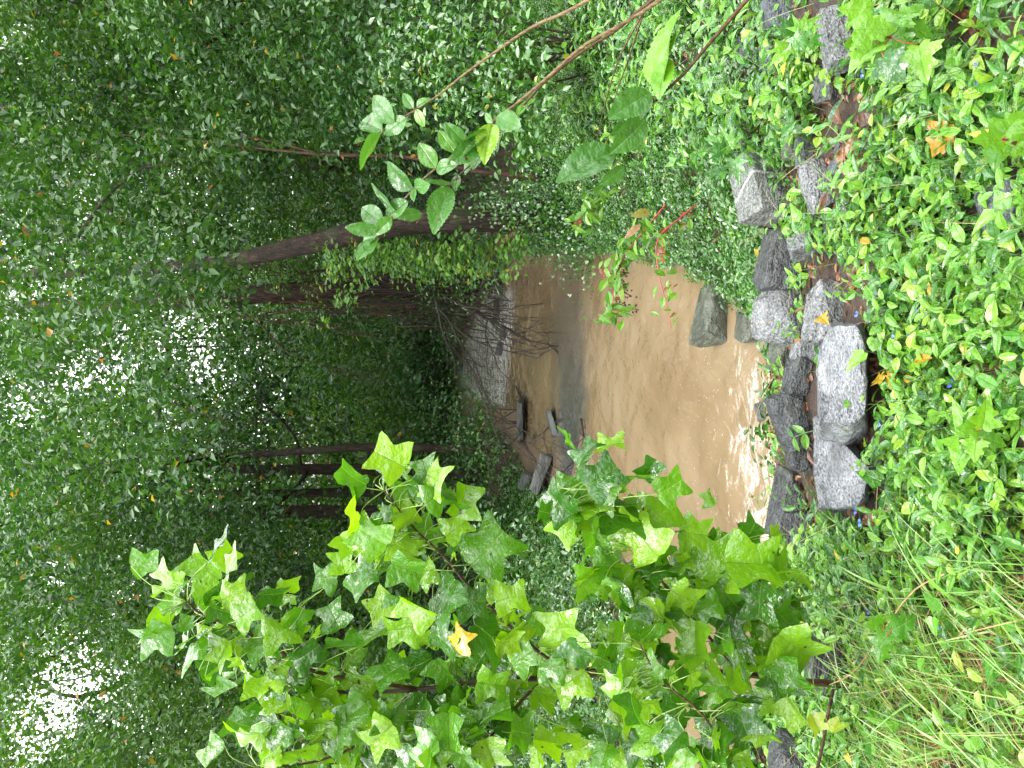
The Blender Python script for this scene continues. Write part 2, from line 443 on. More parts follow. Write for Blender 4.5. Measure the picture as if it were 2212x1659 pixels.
M['grass'] = leaf_mat('grass_blades', G((0, (0.07, 0.17, 0.03)), (0.45, (0.17, 0.3, 0.07)), (0.6, (0.27, 0.35, 0.12)), (0.75, (0.3, 0.19, 0.08)), (1, (0.42, 0.28, 0.15))), rough=0.4, trans=0.25, veins=False)
M['bark_dark'] = bark_mat('dark_wet_bark', (0.02, 0.013, 0.008), (0.06, 0.041, 0.027), rough=0.7, moss=0.35)
M['bark_brown'] = bark_mat('brown_bark', (0.035, 0.02, 0.013), (0.08, 0.05, 0.035), rough=0.55, moss=0.3)
M['bark_red'] = bark_mat('reddish_bark', (0.05, 0.024, 0.015), (0.11, 0.06, 0.04), rough=0.5, ridg=0.006)
M['twig'] = bark_mat('twig_bark', (0.02, 0.015, 0.012), (0.04, 0.032, 0.026), rough=0.5, ridg=0.004)
M['elm_twig'] = bark_mat('tan_twig_bark', (0.13, 0.085, 0.04), (0.24, 0.17, 0.09), scale=6, rough=0.35, ridg=0.001)
M['brown_twig'] = bark_mat('brown_twig_bark', (0.05, 0.027, 0.01), (0.11, 0.065, 0.028), scale=6, rough=0.35, ridg=0.001)
M['tulip_stem'] = bark_mat('tulip_stem_bark', (0.06, 0.032, 0.02), (0.12, 0.07, 0.045), scale=4, rough=0.35, ridg=0.002)
M['petiole'] = plain_mat('petiole', (0.2, 0.3, 0.06), 0.35)
M['stem_green'] = plain_mat('green_stem', (0.12, 0.2, 0.05), 0.4)
M['stem_straw'] = plain_mat('straw_stem', (0.3, 0.2, 0.09), 0.5)
M['red_stem'] = plain_mat('red_stem', (0.28, 0.02, 0.035), 0.3)
M['berry'] = plain_mat('dark_berry', (0.025, 0.008, 0.015), 0.2)
M['blue'] = plain_mat('blue_petal', (0.12, 0.22, 0.75), 0.5)
M['white'] = plain_mat('white_scrap', (0.7, 0.68, 0.74), 0.3, 0.1)
M['purple'] = plain_mat('purple_marks', (0.14, 0.1, 0.4), 0.3)
M['pink'] = plain_mat('mauve_scrap', (0.4, 0.28, 0.36), 0.3)
M['fungus'] = plain_mat('pale_fungus', (0.75, 0.66, 0.5), 0.3, 0.1)
M['granite'] = rock_mat('grey_granite', (0.02, 0.022, 0.023), (0.27, 0.28, 0.285), band=0.35)
M['granite_vein'] = rock_mat('granite_with_quartz', (0.03, 0.035, 0.03), (0.22, 0.235, 0.22), band=0.3, streak=True)
M['slate'] = rock_mat('blue_grey_slate', (0.018, 0.021, 0.026), (0.13, 0.145, 0.165), band=0.5)
M['black_rock'] = rock_mat('dark_wet_rock', (0.004, 0.005, 0.005), (0.085, 0.092, 0.095), band=0.4, rough=0.3)
M['green_rock'] = rock_mat('greenish_rock', (0.025, 0.03, 0.02), (0.125, 0.14, 0.105), band=0.6)
M['slab'] = rock_mat('pale_slab_rock', (0.03, 0.032, 0.036), (0.3, 0.315, 0.335), band=0.4)
M['flat_slab'] = rock_mat('wet_creek_slab', (0.04, 0.045, 0.042), (0.1, 0.108, 0.1), band=0.7)

# ------------------------------------------------------------------ the creek's outline and the terrain
WL = [(1000, 850), (985, 800), (1005, 740), (1045, 640), (1092, 590), (1128, 562), (1180, 548), (1240, 540), (1300, 545), (1380, 562), (1460, 578),
      (1530, 600), (1590, 650), (1660, 690), (1690, 750), (1700, 850), (1697, 950), (1710, 1040), (1745, 1170), (1758, 1270), (1755, 1350), (1690, 1430), (1640, 1560), (1640, 1750), (1700, 2300),
      (1650, 2700), (1560, 2400), (1500, 1900), (1490, 1659), (1470, 1500), (1400, 1330), (1340, 1170), (1308, 1080), (1285, 1010), (1273, 955), (1260, 906), (1250, 950), (1235, 1020), (1215, 1035),
      (1195, 1000), (1172, 985), (1150, 955), (1120, 890), (1085, 872), (1040, 868)]
WLP = np.array([onz(X, Y, 0.0)[:2] for X, Y in WL])

def seg_sd(x, y, poly):
    """signed distance to a polygon, negative inside"""
    d = np.full(x.shape, 1e9); ins = np.zeros(x.shape, bool)
    n = len(poly)
    for i in range(n):
        ax, ay = poly[i]; bx, by = poly[(i + 1) % n]
        ex, ey = bx - ax, by - ay
        t = np.clip(((x - ax) * ex + (y - ay) * ey) / (ex * ex + ey * ey + 1e-12), 0, 1)
        d = np.minimum(d, np.hypot(x - ax - t * ex, y - ay - t * ey))
        c = ((ay > y) != (by > y)) & (x < ex * (y - ay) / (ey if abs(ey) > 1e-9 else 1e-9) + ax)
        ins ^= c
    return np.where(ins, -d, d)

def sstep(a, b, x):
    t = np.clip((x - a) / (b - a), 0, 1)
    return t * t * (3 - 2 * t)

def height(x, y):
    x = np.asarray(x, float); y = np.asarray(y, float)
    sd = seg_sd(x, y, WLP)
    out = np.maximum(sd, 0)
    left = sstep(0.2, -1.2, x - 0.06 * (y - 9)) * sstep(6.0, 7.5, y)          # the low far-left bank
    near = 1.35 * (1 - np.exp(-out / 1.7))
    lowb = 0.06 * sstep(0, 0.3, out) + 0.95 * (1 - np.exp(-np.maximum(out - 0.5, 0) / 2.6))
    h = near * (1 - left) + lowb * left
    h = h + 0.10 * np.maximum(y - 24, 0) * sstep(1, 6, out) + 0.05 * np.maximum(out - 6, 0)
    h = h + (fbm(x * 1.3, y * 1.3, 3) - 0.44) * 0.22 * sstep(0.1, 1.2, out) + (fbm(x * 5, y * 5, 9) - 0.44) * 0.06 * sstep(0.0, 0.4, out)
    return np.where(sd < 0, -0.5 * sstep(0, 1.5, -sd) - 0.02, h)

def hit(X, Y, lift=0.0):
    """first point of the ray that meets the ground or the water"""
    v = ray(X, Y)
    t = np.linspace(1.0, 60, 2400)
    p = EYE + t[:, None] * v
    g = np.maximum(height(p[:, 0], p[:, 1]), 0) + lift
    k = np.argmax(p[:, 2] < g)
    if not (p[:, 2] < g).any(): k = len(t) - 1
    return p[k]

def axis(lo, hi, fine_lo, fine_hi, fs, g=1.12):
    a = list(np.arange(fine_lo, fine_hi, fs)); s = fs
    while a[-1] < hi: s = min(s * g, 12); a.append(a[-1] + s)
    s = fs; b = [fine_lo]
    while b[-1] > lo: s = min(s * g, 12); b.append(b[-1] - s)
    return np.array(b[:0:-1] + a)
def grid_mesh(name, xs, ys, zf, mat, kind='structure'):
    gx, gy = np.meshgrid(xs, ys)
    z = zf(gx, gy)
    v = np.stack([gx, gy, z], -1).reshape(-1, 3)
    nx, ny = len(xs), len(ys)
    i = (np.arange(ny - 1)[:, None] * nx + np.arange(nx - 1)[None]).ravel()
    f = np.concatenate([np.stack([i, i + 1, i + nx + 1], -1), np.stack([i, i + nx + 1, i + nx], -1)])
    mb = MB(); mb.add(v, f, None)
    o = mb.build(name, mat)
    o["kind"] = kind
    return o

m, nt, b = new_mat('soil')
pos = geo_pos(nt)
n1 = tex(nt, 1.6, 5, 0.6, vec=pos); n2 = tex(nt, 38, 4, 0.7, vec=pos)
c = ramp(nt, math_(nt, 'ADD', math_(nt, 'MULTIPLY', n1.outputs[0], 0.5), math_(nt, 'MULTIPLY', n2.outputs[0], 0.5)), [(0.35, (0.012, 0.008, 0.005)), (0.5, (0.04, 0.025, 0.016)), (0.68, (0.1, 0.066, 0.042))])
sx = N_(nt, "ShaderNodeSeparateXYZ"); nt.links.new(pos, sx.inputs[0])
sandz = math_(nt, 'MULTIPLY', ramp_f(nt, sx.outputs[2], 0.19, 0.05), ramp_f(nt, sx.outputs[1], 6.2, 7.2))
sandz = math_(nt, 'MULTIPLY', sandz, ramp_f(nt, sx.outputs[0], -2.3, -1.7))
c = mixc(nt, sandz, c, ramp(nt, n2.outputs[0], [(0.35, (0.09, 0.06, 0.038)), (0.65, (0.17, 0.122, 0.08))]))
nt.links.new(c, b.inputs['Base Color']); b.inputs['Roughness'].default_value = 0.55
bp = N_(nt, "ShaderNodeBump"); bp.inputs['Distance'].default_value = 0.02
nt.links.new(n2.outputs[0], bp.inputs['Height']); nt.links.new(bp.outputs[0], b.inputs['Normal'])
M['soil'] = m
grid_mesh("ground", axis(-160, 160, -5, 6, 0.07), axis(-60, 220, 0.8, 12, 0.07), height, M['soil'])

# water
m, nt, b = new_mat('muddy_water')
L = nt.links
pos = geo_pos(nt)
mp = N_(nt, "ShaderNodeMapping"); mp.inputs['Scale'].default_value = (1.5, 0.8, 1); mp.inputs['Rotation'].default_value = (0, 0, R(14)); L.new(pos, mp.inputs[0])
w1 = tex(nt, 1.9, 1, 0.4, vec=mp.outputs[0], dist=0.5)
w2 = tex(nt, 8, 1, 0.4, vec=mp.outputs[0], dist=0.6)
w3 = tex(nt, 30, 0, 0.4, vec=pos, dist=0.2)
mud = tex(nt, 0.7, 3, 0.5, vec=pos, dist=1.0)
col = ramp(nt, mud.outputs[0], [(0.3, (0.125, 0.088, 0.047)), (0.5, (0.15, 0.11, 0.062)), (0.7, (0.18, 0.136, 0.083))])
at = N_(nt, "ShaderNodeAttribute", attribute_name="luv")
sp = N_(nt, "ShaderNodeSeparateXYZ"); L.new(at.outputs['Vector'], sp.inputs[0])
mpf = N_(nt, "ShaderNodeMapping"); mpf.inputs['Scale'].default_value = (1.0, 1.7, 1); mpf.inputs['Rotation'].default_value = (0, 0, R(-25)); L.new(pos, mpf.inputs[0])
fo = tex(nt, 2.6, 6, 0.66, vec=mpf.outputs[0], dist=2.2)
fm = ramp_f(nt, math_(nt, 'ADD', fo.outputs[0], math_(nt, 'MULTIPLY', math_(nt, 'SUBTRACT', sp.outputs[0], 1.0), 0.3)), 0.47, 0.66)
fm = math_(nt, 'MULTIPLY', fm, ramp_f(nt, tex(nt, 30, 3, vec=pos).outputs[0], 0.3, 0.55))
splash_glint = ramp_f(nt, tex(nt, 34, 1, 0.5, vec=pos).outputs[0], 0.70, 0.76)  # pale specks: highlights of rain splashes painted into the water colour
splash_glint = math_(nt, 'MULTIPLY', splash_glint, ramp_f(nt, sp.outputs[1], 0.0, 1.0))
fm = math_(nt, 'MAXIMUM', fm, math_(nt, 'MULTIPLY', splash_glint, 0.5))
sy = N_(nt, "ShaderNodeSeparateXYZ"); L.new(pos, sy.inputs[0])
wob_ = math_(nt, 'ADD', sy.outputs[1], math_(nt, 'MULTIPLY', math_(nt, 'SUBTRACT', tex(nt, 0.9, 4, 0.6, vec=pos).outputs[0], 0.5), 2.2))
slate_band = math_(nt, 'MULTIPLY', ramp_f(nt, wob_, 11.2, 12.1), ramp_f(nt, wob_, 14.6, 13.4))  # grey band: wood's dark reflection painted in, along with a shallow gravel tone
slate_band = math_(nt, 'MULTIPLY', slate_band, math_(nt, 'ADD', 0.45, math_(nt, 'MULTIPLY', ramp_f(nt, sy.outputs[0], 1.6, -0.6), 0.5)))
col = mixc(nt, slate_band, col, ramp(nt, tex(nt, 16, 3, vec=pos).outputs[0], [(0.4, (0.03, 0.032, 0.031)), (0.65, (0.085, 0.088, 0.084))]))
col = mixc(nt, math_(nt, 'MULTIPLY', fm, 0.8), col, mixc(nt, ramp_f(nt, sy.outputs[1], 12.0, 18.0), (0.46, 0.42, 0.37), (0.5, 0.54, 0.58)))  # far end tinted blue-white: sky reflection painted in with the broken water
# cloudy water: light scattered evenly inside it, and a rippled mirror-like skin on top
bp = N_(nt, "ShaderNodeBump"); bp.inputs['Strength'].default_value = 1.0; bp.inputs['Distance'].default_value = 0.06
hh = math_(nt, 'ADD', math_(nt, 'MULTIPLY', w1.outputs[0], 1.0), math_(nt, 'MULTIPLY', w2.outputs[0], 0.22))
hh = math_(nt, 'ADD', hh, math_(nt, 'MULTIPLY', w3.outputs[0], 0.035))
hh = math_(nt, 'MULTIPLY', hh, sp.outputs[2])
L.new(hh, bp.inputs['Height'])
df = N_(nt, "ShaderNodeBsdfDiffuse"); L.new(col, df.inputs[0])
gl = N_(nt, "ShaderNodeBsdfGlossy"); gl.inputs['Color'].default_value = (1, 1, 1, 1); L.new(bp.outputs[0], gl.inputs['Normal'])
L.new(math_(nt, 'ADD', 0.06, math_(nt, 'MULTIPLY', fm, 0.5)), gl.inputs['Roughness'])
fr = N_(nt, "ShaderNodeFresnel"); fr.inputs[0].default_value = 1.36; L.new(bp.outputs[0], fr.inputs['Normal'])
mx = N_(nt, "ShaderNodeMixShader"); L.new(fr.outputs[0], mx.inputs[0]); L.new(df.outputs[0], mx.inputs[1]); L.new(gl.outputs[0], mx.inputs[2])
L.new(mx.outputs[0], nt.nodes["Material Output"].inputs['Surface'])
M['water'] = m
def water_z(x, y):
    a = 0.03 * sstep(10, 4.5, y) * sstep(1.2, -0.8, x) + 0.012
    return (fbm(x * 3.0 + y * 0.6, y * 2.4, 21, 4) - 0.44) * a * 2.6
wxs = axis(-30, 12, -3, 3, 0.045, 1.06); wys = axis(1.2, 60, 3.5, 11, 0.045, 1.05)
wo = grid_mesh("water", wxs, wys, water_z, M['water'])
gx, gy = np.meshgrid(wxs, wys)
foam_sheen = 1.05 * np.exp(-(((gx + 0.9) / 1.4) ** 2 + ((gy - 5.5 + 0.1 * gx) / 1.2) ** 2)) + 0.75 * np.exp(-(((gx + 2.2) / 1.3) ** 2 + ((gy - 5.2) / 0.7) ** 2)) + 0.45 * np.exp(-(((gx - 0.0) / 1.0) ** 2 + ((gy - 6.0) / 0.9) ** 2))
foam_sheen = np.clip(foam_sheen, 0, 1.15) + 1.25 * sstep(18.0, 21, gy + 0.5 * gx) * sstep(3.2, 2.2, gx * 20 / np.maximum(gy, 1))  # last term lays the far silver sky sheen in as foam colour
spk = np.clip(1 - np.abs(gy - 7.0) / 3.0, 0, 1) * 0.9 + np.clip(foam_sheen, 0, 0.3)
amp = 0.6 + 0.4 * sstep(6.5, 5, gy) + 2.2 * sstep(15, 20, gy) - 0.5 * np.exp(-((gy - 12.9) / 0.9) ** 2) * (0.55 + 0.45 * sstep(1.2, -0.3, gx))
wa = np.stack([foam_sheen, spk, amp], -1).reshape(-1, 3)
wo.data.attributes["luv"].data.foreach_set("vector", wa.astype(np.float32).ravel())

# ------------------------------------------------------------------ rocks
ROCKS = []          # footprints: x, y, rx, ry
def rock_mesh(pts, seed, bev, amp):
    bm = bmesh.new()
    for p in pts: bm.verts.new(p)
    r = bmesh.ops.convex_hull(bm, input=bm.verts)
    junk = [g for g in r['geom_interior'] if isinstance(g, bmesh.types.BMVert)] + [g for g in r['geom_unused'] if isinstance(g, bmesh.types.BMVert)]
    bmesh.ops.delete(bm, geom=list(set(junk)), context='VERTS')
    bmesh.ops.dissolve_limit(bm, angle_limit=R(9), verts=bm.verts, edges=bm.edges)
    bmesh.ops.bevel(bm, geom=list(bm.edges), offset=bev, segments=2, profile=0.6, affect='EDGES', clamp_overlap=True)
    bmesh.ops.triangulate(bm, faces=bm.faces)
    for _ in range(3):
        lim = bev * 2.2
        es = [e for e in bm.edges if e.calc_length() > lim]
        if not es or len(bm.verts) > 5000: break
        bmesh.ops.subdivide_edges(bm, edges=es, cuts=1, use_grid_fill=True)
        bmesh.ops.triangulate(bm, faces=bm.faces)
    bm.normal_update()
    sz = max((v.co.length for v in bm.verts))
    off = Vector((seed * 3.1, seed * 1.7, 0))
    for v in bm.verts:
        q = v.co / sz
        d = mnoise.fractal(q * 2.2 + off, 0.9, 2.0, 4) * amp * sz + mnoise.fractal(q * 9 + off, 1.0, 2.0, 3) * amp * 0.35 * sz
        v.co += v.normal * d
    bm.normal_update()
    return bm
def link_bm(bm, name, mat, loc, smooth=True):
    me = bpy.data.meshes.new(name)
    bm.to_mesh(me); bm.free()
    for p in me.polygons: p.use_smooth = smooth
    me.materials.append(mat)
    o = bpy.data.objects.new(name, me)
    COL.objects.link(o); o.location = loc
    return o
def rock(X0, X1, Y0, Y1, mat, label, seed, flat=1.0, rot=None, name="rock", sink=0.02, square=0.6, dz=None, dy=None, group=None):
    rr = random.Random(seed)
    c = hit(X0 * 0.3 + X1 * 0.7, (Y0 + Y1) / 2)
    t = (c - EYE) @ FWD
    big = 1.22 if seed < 50 else 0.85
    w = big * (Y1 - Y0) / FPX * t; ext = big * (X1 - X0) / FPX * t
    hz = (dz or ext * 0.8 * flat); hy = (dy or ext * 1.0)
    pts = []
    a0 = rr.uniform(-0.5, 0.5) if rot is None else rot
    tx, ty = rr.uniform(-0.35, 0.35), rr.uniform(-0.4, 0.1)
    for k in range(16):
        v = Vector((rr.uniform(-1, 1), rr.uniform(-1, 1), rr.uniform(-1, 1)))
        mx = max(abs(v.x), abs(v.y), abs(v.z)); v /= (v.length * (1 - square) + mx * square)
        pts.append(v)
    for sx_ in (-1, 1):
        for sy_ in (-1, 1):
            for sz_ in (-1, 1):
                pts.append(Vector((sx_ * rr.uniform(0.6, 0.95), sy_ * rr.uniform(0.6, 0.95), sz_ * rr.uniform(0.65, 0.95))))
    P2 = []
    for v in pts:
        q = Vector((v.x * w / 2, v.y * hy / 2, v.z * hz / 2))
        q = Matrix.Rotation(ty, 3, 'X') @ Matrix.Rotation(tx, 3, 'Y') @ Matrix.Rotation(a0 * 0.5, 3, 'Z') @ q
        P2.append(q)
    bm = rock_mesh(P2, seed, min(w, hy, hz) * 0.035, 0.035)
    loc = (c[0], c[1] + hy * 0.12, c[2] + hz * (0.5 - sink) - 0.02)
    o = link_bm(bm, name, mat, loc)
    tag(o, label, "rock", group)
    ROCKS.append((loc[0], loc[1], w / 2, hy / 2))
    return o
def hull_rock(top, ztop, bot, zbot, mat, label, seed, amp=0.02, jit=0.02):
    rr = random.Random(seed)
    zc_ = hit(*np.mean(np.array(bot), axis=0))[2]
    ztop, zbot = zc_ + ztop, zc_ + zbot
    pts = [Vector(onz(X, Y, ztop + rr.uniform(-jit, jit))) for X, Y in top] + [Vector(onz(X, Y, zbot)) for X, Y in bot]
    c = sum(pts, Vector()) / len(pts)
    pts = [p - c for p in pts]
    bm = rock_mesh(pts, seed, 0.02, amp)
    o = link_bm(bm, "rock", mat, c)
    tag(o, label, "rock")
    xs = [p.x for p in pts]; ys = [p.y for p in pts]
    ROCKS.append((c.x, c.y, (max(xs) - min(xs)) / 2, (max(ys) - min(ys)) / 2))
    return o

hull_rock([(1766, 760), (1790, 702), (1850, 700), (1866, 760), (1866, 890), (1845, 912), (1772, 912), (1768, 850)], 0.2,
          [(1770, 740), (1795, 690), (1880, 690), (1885, 900), (1880, 965), (1800, 1025), (1772, 1010), (1765, 900)], -0.12, M['slab'],
          "long pale grey slab with a broad flat wet top on the bank edge", 11, 0.03)
hull_rock([(1756, 905), (1765, 900), (1850, 985), (1880, 1010), (1868, 1075), (1850, 1092), (1764, 1102), (1757, 1000)], 0.13,
          [(1760, 900), (1770, 890), (1900, 990), (1890, 1090), (1870, 1112), (1772, 1112)], -0.15, M['slab'],
          "low rough grey slab with square left corner, tucked under the long pale slab", 12, 0.03)
rock(1684, 1760, 1020, 1160, M['black_rock'], "smooth black boulder jutting into the white water", 13, square=0.3)
rock(1706, 1758, 772, 852, M['black_rock'], "small black rock directly behind the long pale slab", 14)
rock(1684, 1758, 850, 965, M['black_rock'], "mottled dark rock at the waterline with leafy vine hanging across it", 15)
rock(1706, 1756, 952, 1014, M['black_rock'], "small dark wedge between the mottled rock and the black boulder", 16)
rock(1507, 1585, 622, 742, M['green_rock'], "grey green boulder standing in the muddy water below the leafy bank", 17, square=0.7, sink=0.2)
rock(1580, 1655, 680, 735, M['green_rock'], "low olive rock running from the grey green boulder to the bank", 18, flat=0.6)
rock(1662, 1762, 620, 745, M['granite'], "blocky banded grey rock with an orange leaf flake on its face", 19, square=0.9, rot=0.4)
rock(1758, 1832, 615, 738, M['granite'], "whitish grained rock just in front of the blocky banded rock", 20, square=0.7)
rock(1656, 1745, 505, 628, M['black_rock'], "large dark ridged boulder with a beaded stick lying on it", 21, square=0.6)
rock(1714, 1788, 512, 548, M['granite'], "narrow white grey rock beside the ridged dark boulder", 22)
rock(1664, 1716, 715, 798, M['green_rock'], "flat greenish wedge rock dipping into the brown water", 23, flat=0.7)
rock(1716, 1768, 742, 782, M['granite'], "small pale stone between the greenish wedge and the black rock", 24)
rock(1616, 1722, 340, 480, M['granite_vein'], "pale angular boulder crossed by a white quartz vein", 25, square=0.8, rot=0.5)
rock(1745, 1808, 350, 456, M['granite'], "speckled grey rock in front of the quartz veined boulder", 26)
rock(1696, 1740, 250, 338, M['green_rock'], "smooth light green grey rock beside the thin upright brown twig", 27)
rock(1724, 1768, 285, 358, M['slate'], "crumpled blue grey rock touching the quartz veined boulder's side", 28)
rock(1776, 1834, 155, 218, M['black_rock'], "dark jagged rock with brown leaves against it", 29)
rock(1786, 1860, 14, 145, M['granite'], "light granite rock under spotted maple leaves", 30)
rock(1660, 1722, -10, 54, M['slate'], "slate grey rock at the picture's edge beyond the maple leaves", 31)
rock(1598, 1642, 82, 140, M['slate'], "dark slate wedge poking from the leafy right bank", 32)
rock(1650, 1692, 50, 150, M['slate'], "weathered slate rock half hidden by leaves, next to the slate wedge", 33)
rock(1804, 1824, 282, 332, M['slate'], "small oval blue grey stone lying in brown leaf litter", 34, flat=1.2)
rock(1796, 1838, 345, 380, M['slate'], "small blue grey cobble in front of the speckled rock", 35)
rock(1822, 1870, 405, 462, M['granite'], "half buried pale stone beside dry stems", 36)
rock(1786, 1822, 462, 515, M['black_rock'], "dark stone peeping through leaves near the narrow white rock", 37)
rock(2120, 2230, 398, 490, M['slate'], "dull grey slate rock under the plants nearest the viewer", 38, flat=0.6)
rock(1703, 1770, 1100, 1195, M['black_rock'], "black speckled wedge rock where the foam runs along the bank", 39)
rock(1762, 1810, 1185, 1250, M['black_rock'], "dark stone overgrown by blue flowering plants", 40)
rock(1758, 1856, 1375, 1490, M['black_rock'], "large dark speckled rock below the tulip tree sapling", 41, square=0.7)
rock(1854, 1906, 1345, 1410, M['slate'], "grey rock beside the small white scrap of litter", 42)
rock(1690, 1800, 1600, 1690, M['black_rock'], "black rock in the dark gap under the sapling's lowest leaves", 43)
rock(1880, 1925, 960, 1050, M['black_rock'], "dark rock hidden in plants in front of the low rough slab", 44)
# the far side of the creek
rock(1106, 1150, 845, 965, M['flat_slab'], "long flat grey slab lying in the far shallow water", 51, dz=0.16, dy=1.1, square=0.7)
rock(1150, 1200, 968, 1080, M['flat_slab'], "cracked square slate slab on the sandy far bank", 52, dz=0.24, dy=0.8, square=0.8, rot=0.2)
rock(1070, 1092, 735, 772, M['black_rock'], "dark square block standing in the pale far rapids", 53, square=0.9)
rock(1182, 1204, 880, 960, M['flat_slab'], "thin grey slab awash in the side channel", 54, dz=0.1, dy=0.9)
rock(1128, 1160, 1015, 1065, M['flat_slab'], "grey stone half buried behind the cracked slate slab", 55, dz=0.3)
rock(1062, 1085, 640, 700, M['flat_slab'], "pale round stone in the far rapids by the dead branches", 56, square=0.3)
rock(1080, 1098, 700, 740, M['black_rock'], "low dark stone breaking the water under the dead branches", 57, dz=0.2)
rock(1625, 1660, 860, 915, M['flat_slab'], "drowned grey rock showing faintly under the brown water", 58, dz=0.18, sink=0.55)

def in_rock(x, y, k=0.9):
    r = np.zeros(x.shape, bool)
    for a, c, rx, ry in ROCKS:
        r |= ((x - a) / (rx * k)) ** 2 + ((y - c) / (ry * k)) ** 2 < 1
    return r

# ------------------------------------------------------------------ trees
def gz(x, y):
    return float(np.maximum(height(np.array([x]), np.array([y])), 0)[0])
class Tree:
    def __init__(s, name, label, base, line, rad, mat, cat="tree", group=None, leafm='tree', nseg=26, crown=True):
        s.root = thing(name, tuple(base), label, cat, group)
        s.base = np.array(base); s.leafm = leafm; s.crown = crown; s.mat = mat
        s.line = smooth_line(line, nseg)
        s.rad = np.interp(np.linspace(0, 1, nseg), np.linspace(0, 1, len(rad)), rad)
        s.rad[:2] *= (1.5, 1.2)
        s.tmb = MB(); tube(s.tmb, s.line, s.rad, n=12, wob=0.16)
        s.tmb.build("trunk", mat, s.root)
        s.cl = []; s.fs = rng.uniform(0.8, 1.4); s.off = rng.uniform(-0.25, 0.35); s.auto = True
    def limb(s, pts, rad, twigs=0, n=18):
        mb = MB(); l = smooth_line(pts, n)
        tube(mb, l, np.linspace(rad[0], rad[1], n), n=7, wob=0.1)
        for k in range(twigs):
            i = rng.integers(n // 4, n - 1); a = l[i]
            d = norm(l[min(i + 1, n - 1)] - l[i - 1]); d2 = norm(d + rng.normal(size=3) * 0.7 + np.array([0, 0, 0.1]))
            Ln = np.linalg.norm(l[-1] - l[0]) * rng.uniform(0.2, 0.45)
            q = [a, a + d2 * Ln * 0.5 + rng.normal(size=3) * Ln * 0.05, a + d2 * Ln + rng.normal(size=3) * Ln * 0.12 + np.array([0, 0, -0.1 * Ln])]
            tube(mb, smooth_line(q, 8), np.linspace(rad[1] * 1.1, rad[1] * 0.4, 8), n=4)
        mb.build("limb", s.mat, s.root)
    def finish(s):
        if not s.crown or not s.cl: return
        for k in rng.permutation(len(s.cl))[:5 if s.auto else 0]:
            c = s.cl[k][0]
            i = int(np.argmin(np.abs(s.line[:, 2] - (c[2] - 0.5)))); a = s.line[i]
            if np.linalg.norm(c - a) > 6 or i < 3: continue
            s.limb([a, (a + c) / 2 + rng.normal(size=3) * 0.25 + [0, 0, 0.2], c, c + (c - a) * 0.25 + [0, 0, -0.15]], (min(0.045, s.rad[i] * 0.5), 0.008), 5, 14)
        mb = MB()
        for c, r, n, ls in s.cl:
            leaf_clump(mb, c, r, n, ls * s.fs, off=s.off)
        mb.build("crown", M[s.leafm], s.root)

def leaf_clump(mb, c, r, n, ls, tm=None, lo=0.0, hi=1.0, off=0.0):
    d = rng.normal(size=(n, 3)) * np.array([1, 1, 0.55]) * r * 0.6
    pos = c + d
    tip = norm(rng.normal(size=(n, 3)) * np.array([1, 1, 0.5]) + np.array([0, 0, -0.35]) + d * 0.5 / r)
    nr = norm(rng.normal(size=(n, 3)) * 0.6 + np.array([0, -0.15, 0.9]))
    base = rng.random() * 0.55 - 0.1 + off
    ti = np.clip(lo + (hi - lo) * (base + rng.random(n) * 0.5), 0, 1)
    rare = rng.random(n)
    ti = np.where(rare > 0.994, 0.97 + 0.03 * rng.random(n), np.minimum(ti, 0.93))
    put(mb, tm or QUAD, pos, tip, nr, ls * rng.uniform(0.7, 1.25, n), ti)

def pl(pts):          # pixel polyline with depth -> world
    return [P(X, Y, t) for X, Y, t in pts]

TREES = []
def tree(*a, **k):
    t = Tree(*a, **k); TREES.append(t); return t

# leaning trunk at the right waterside
b1 = hit(1232, 462); t1 = (b1 - EYE) @ FWD
T1 = tree("leaning_tree", "dark bare leaning trunk rising from the ivy at the right waterside", b1 - [0, 0, 0.2],
          [b1 - [0, 0, 0.2]] + pl([(1150, 470, t1), (1000, 473, t1), (880, 482, t1 + 0.1), (750, 508, t1 + 0.3), (600, 542, t1 + 0.6), (450, 568, t1 + 0.9), (250, 585, t1 + 1.3), (0, 600, t1 + 1.7), (-300, 620, t1 + 2.2)]),
          [0.27, 0.215, 0.19, 0.18, 0.17, 0.14, 0.1, 0.08, 0.065, 0.05], M['bark_dark'])
T1.limb(pl([(60, 592, t1 + 1.6), (134, 554, t1 + 1.3), (228, 428, t1 + 0.8), (285, 378, t1 + 0.6), (335, 350, t1 + 0.4)]), (0.045, 0.012), 4)
T1.limb(pl([(250, 585, t1 + 1.3), (120, 500, t1 + 1.2), (-60, 430, t1 + 1)]), (0.04, 0.015), 3)
T1.limb(pl([(215, 440, t1 + 0.9), (260, 470, t1 + 0.8), (285, 478, t1 + 0.8)]), (0.022, 0.01), 2)
# vine wrapped trunk
b2 = hit(1085, 588); b2 = b2 + np.array([0.25, 0.6, 0]); b2[2] = gz(b2[0], b2[1]); t2 = (b2 - EYE) @ FWD
T2 = tree("vine_wrapped_tree", "brown trunk wrapped in hanging vines beside the bend of the creek", b2 - [0, 0, 0.2],
          [b2 - [0, 0, 0.2]] + pl([(1000, 610, t2), (850, 620, t2), (700, 626, t2), (500, 640, t2), (330, 655, t2), (100, 662, t2), (-200, 668, t2)]),
          [0.4, 0.34, 0.3, 0.28, 0.26, 0.22, 0.18, 0.12], M['bark_brown'])
T2.limb(pl([(335, 655, t2), (360, 740, t2 - 0.5), (362, 800, t2 - 0.8), (345, 880, t2 - 1), (345, 980, t2 - 1.2)]), (0.085, 0.03), 5)
T2.limb(pl([(352, 860, t2 - 1), (420, 890, t2 - 1.2), (520, 912, t2 - 1.4), (575, 905, t2 - 1.5)]), (0.03, 0.012), 3)
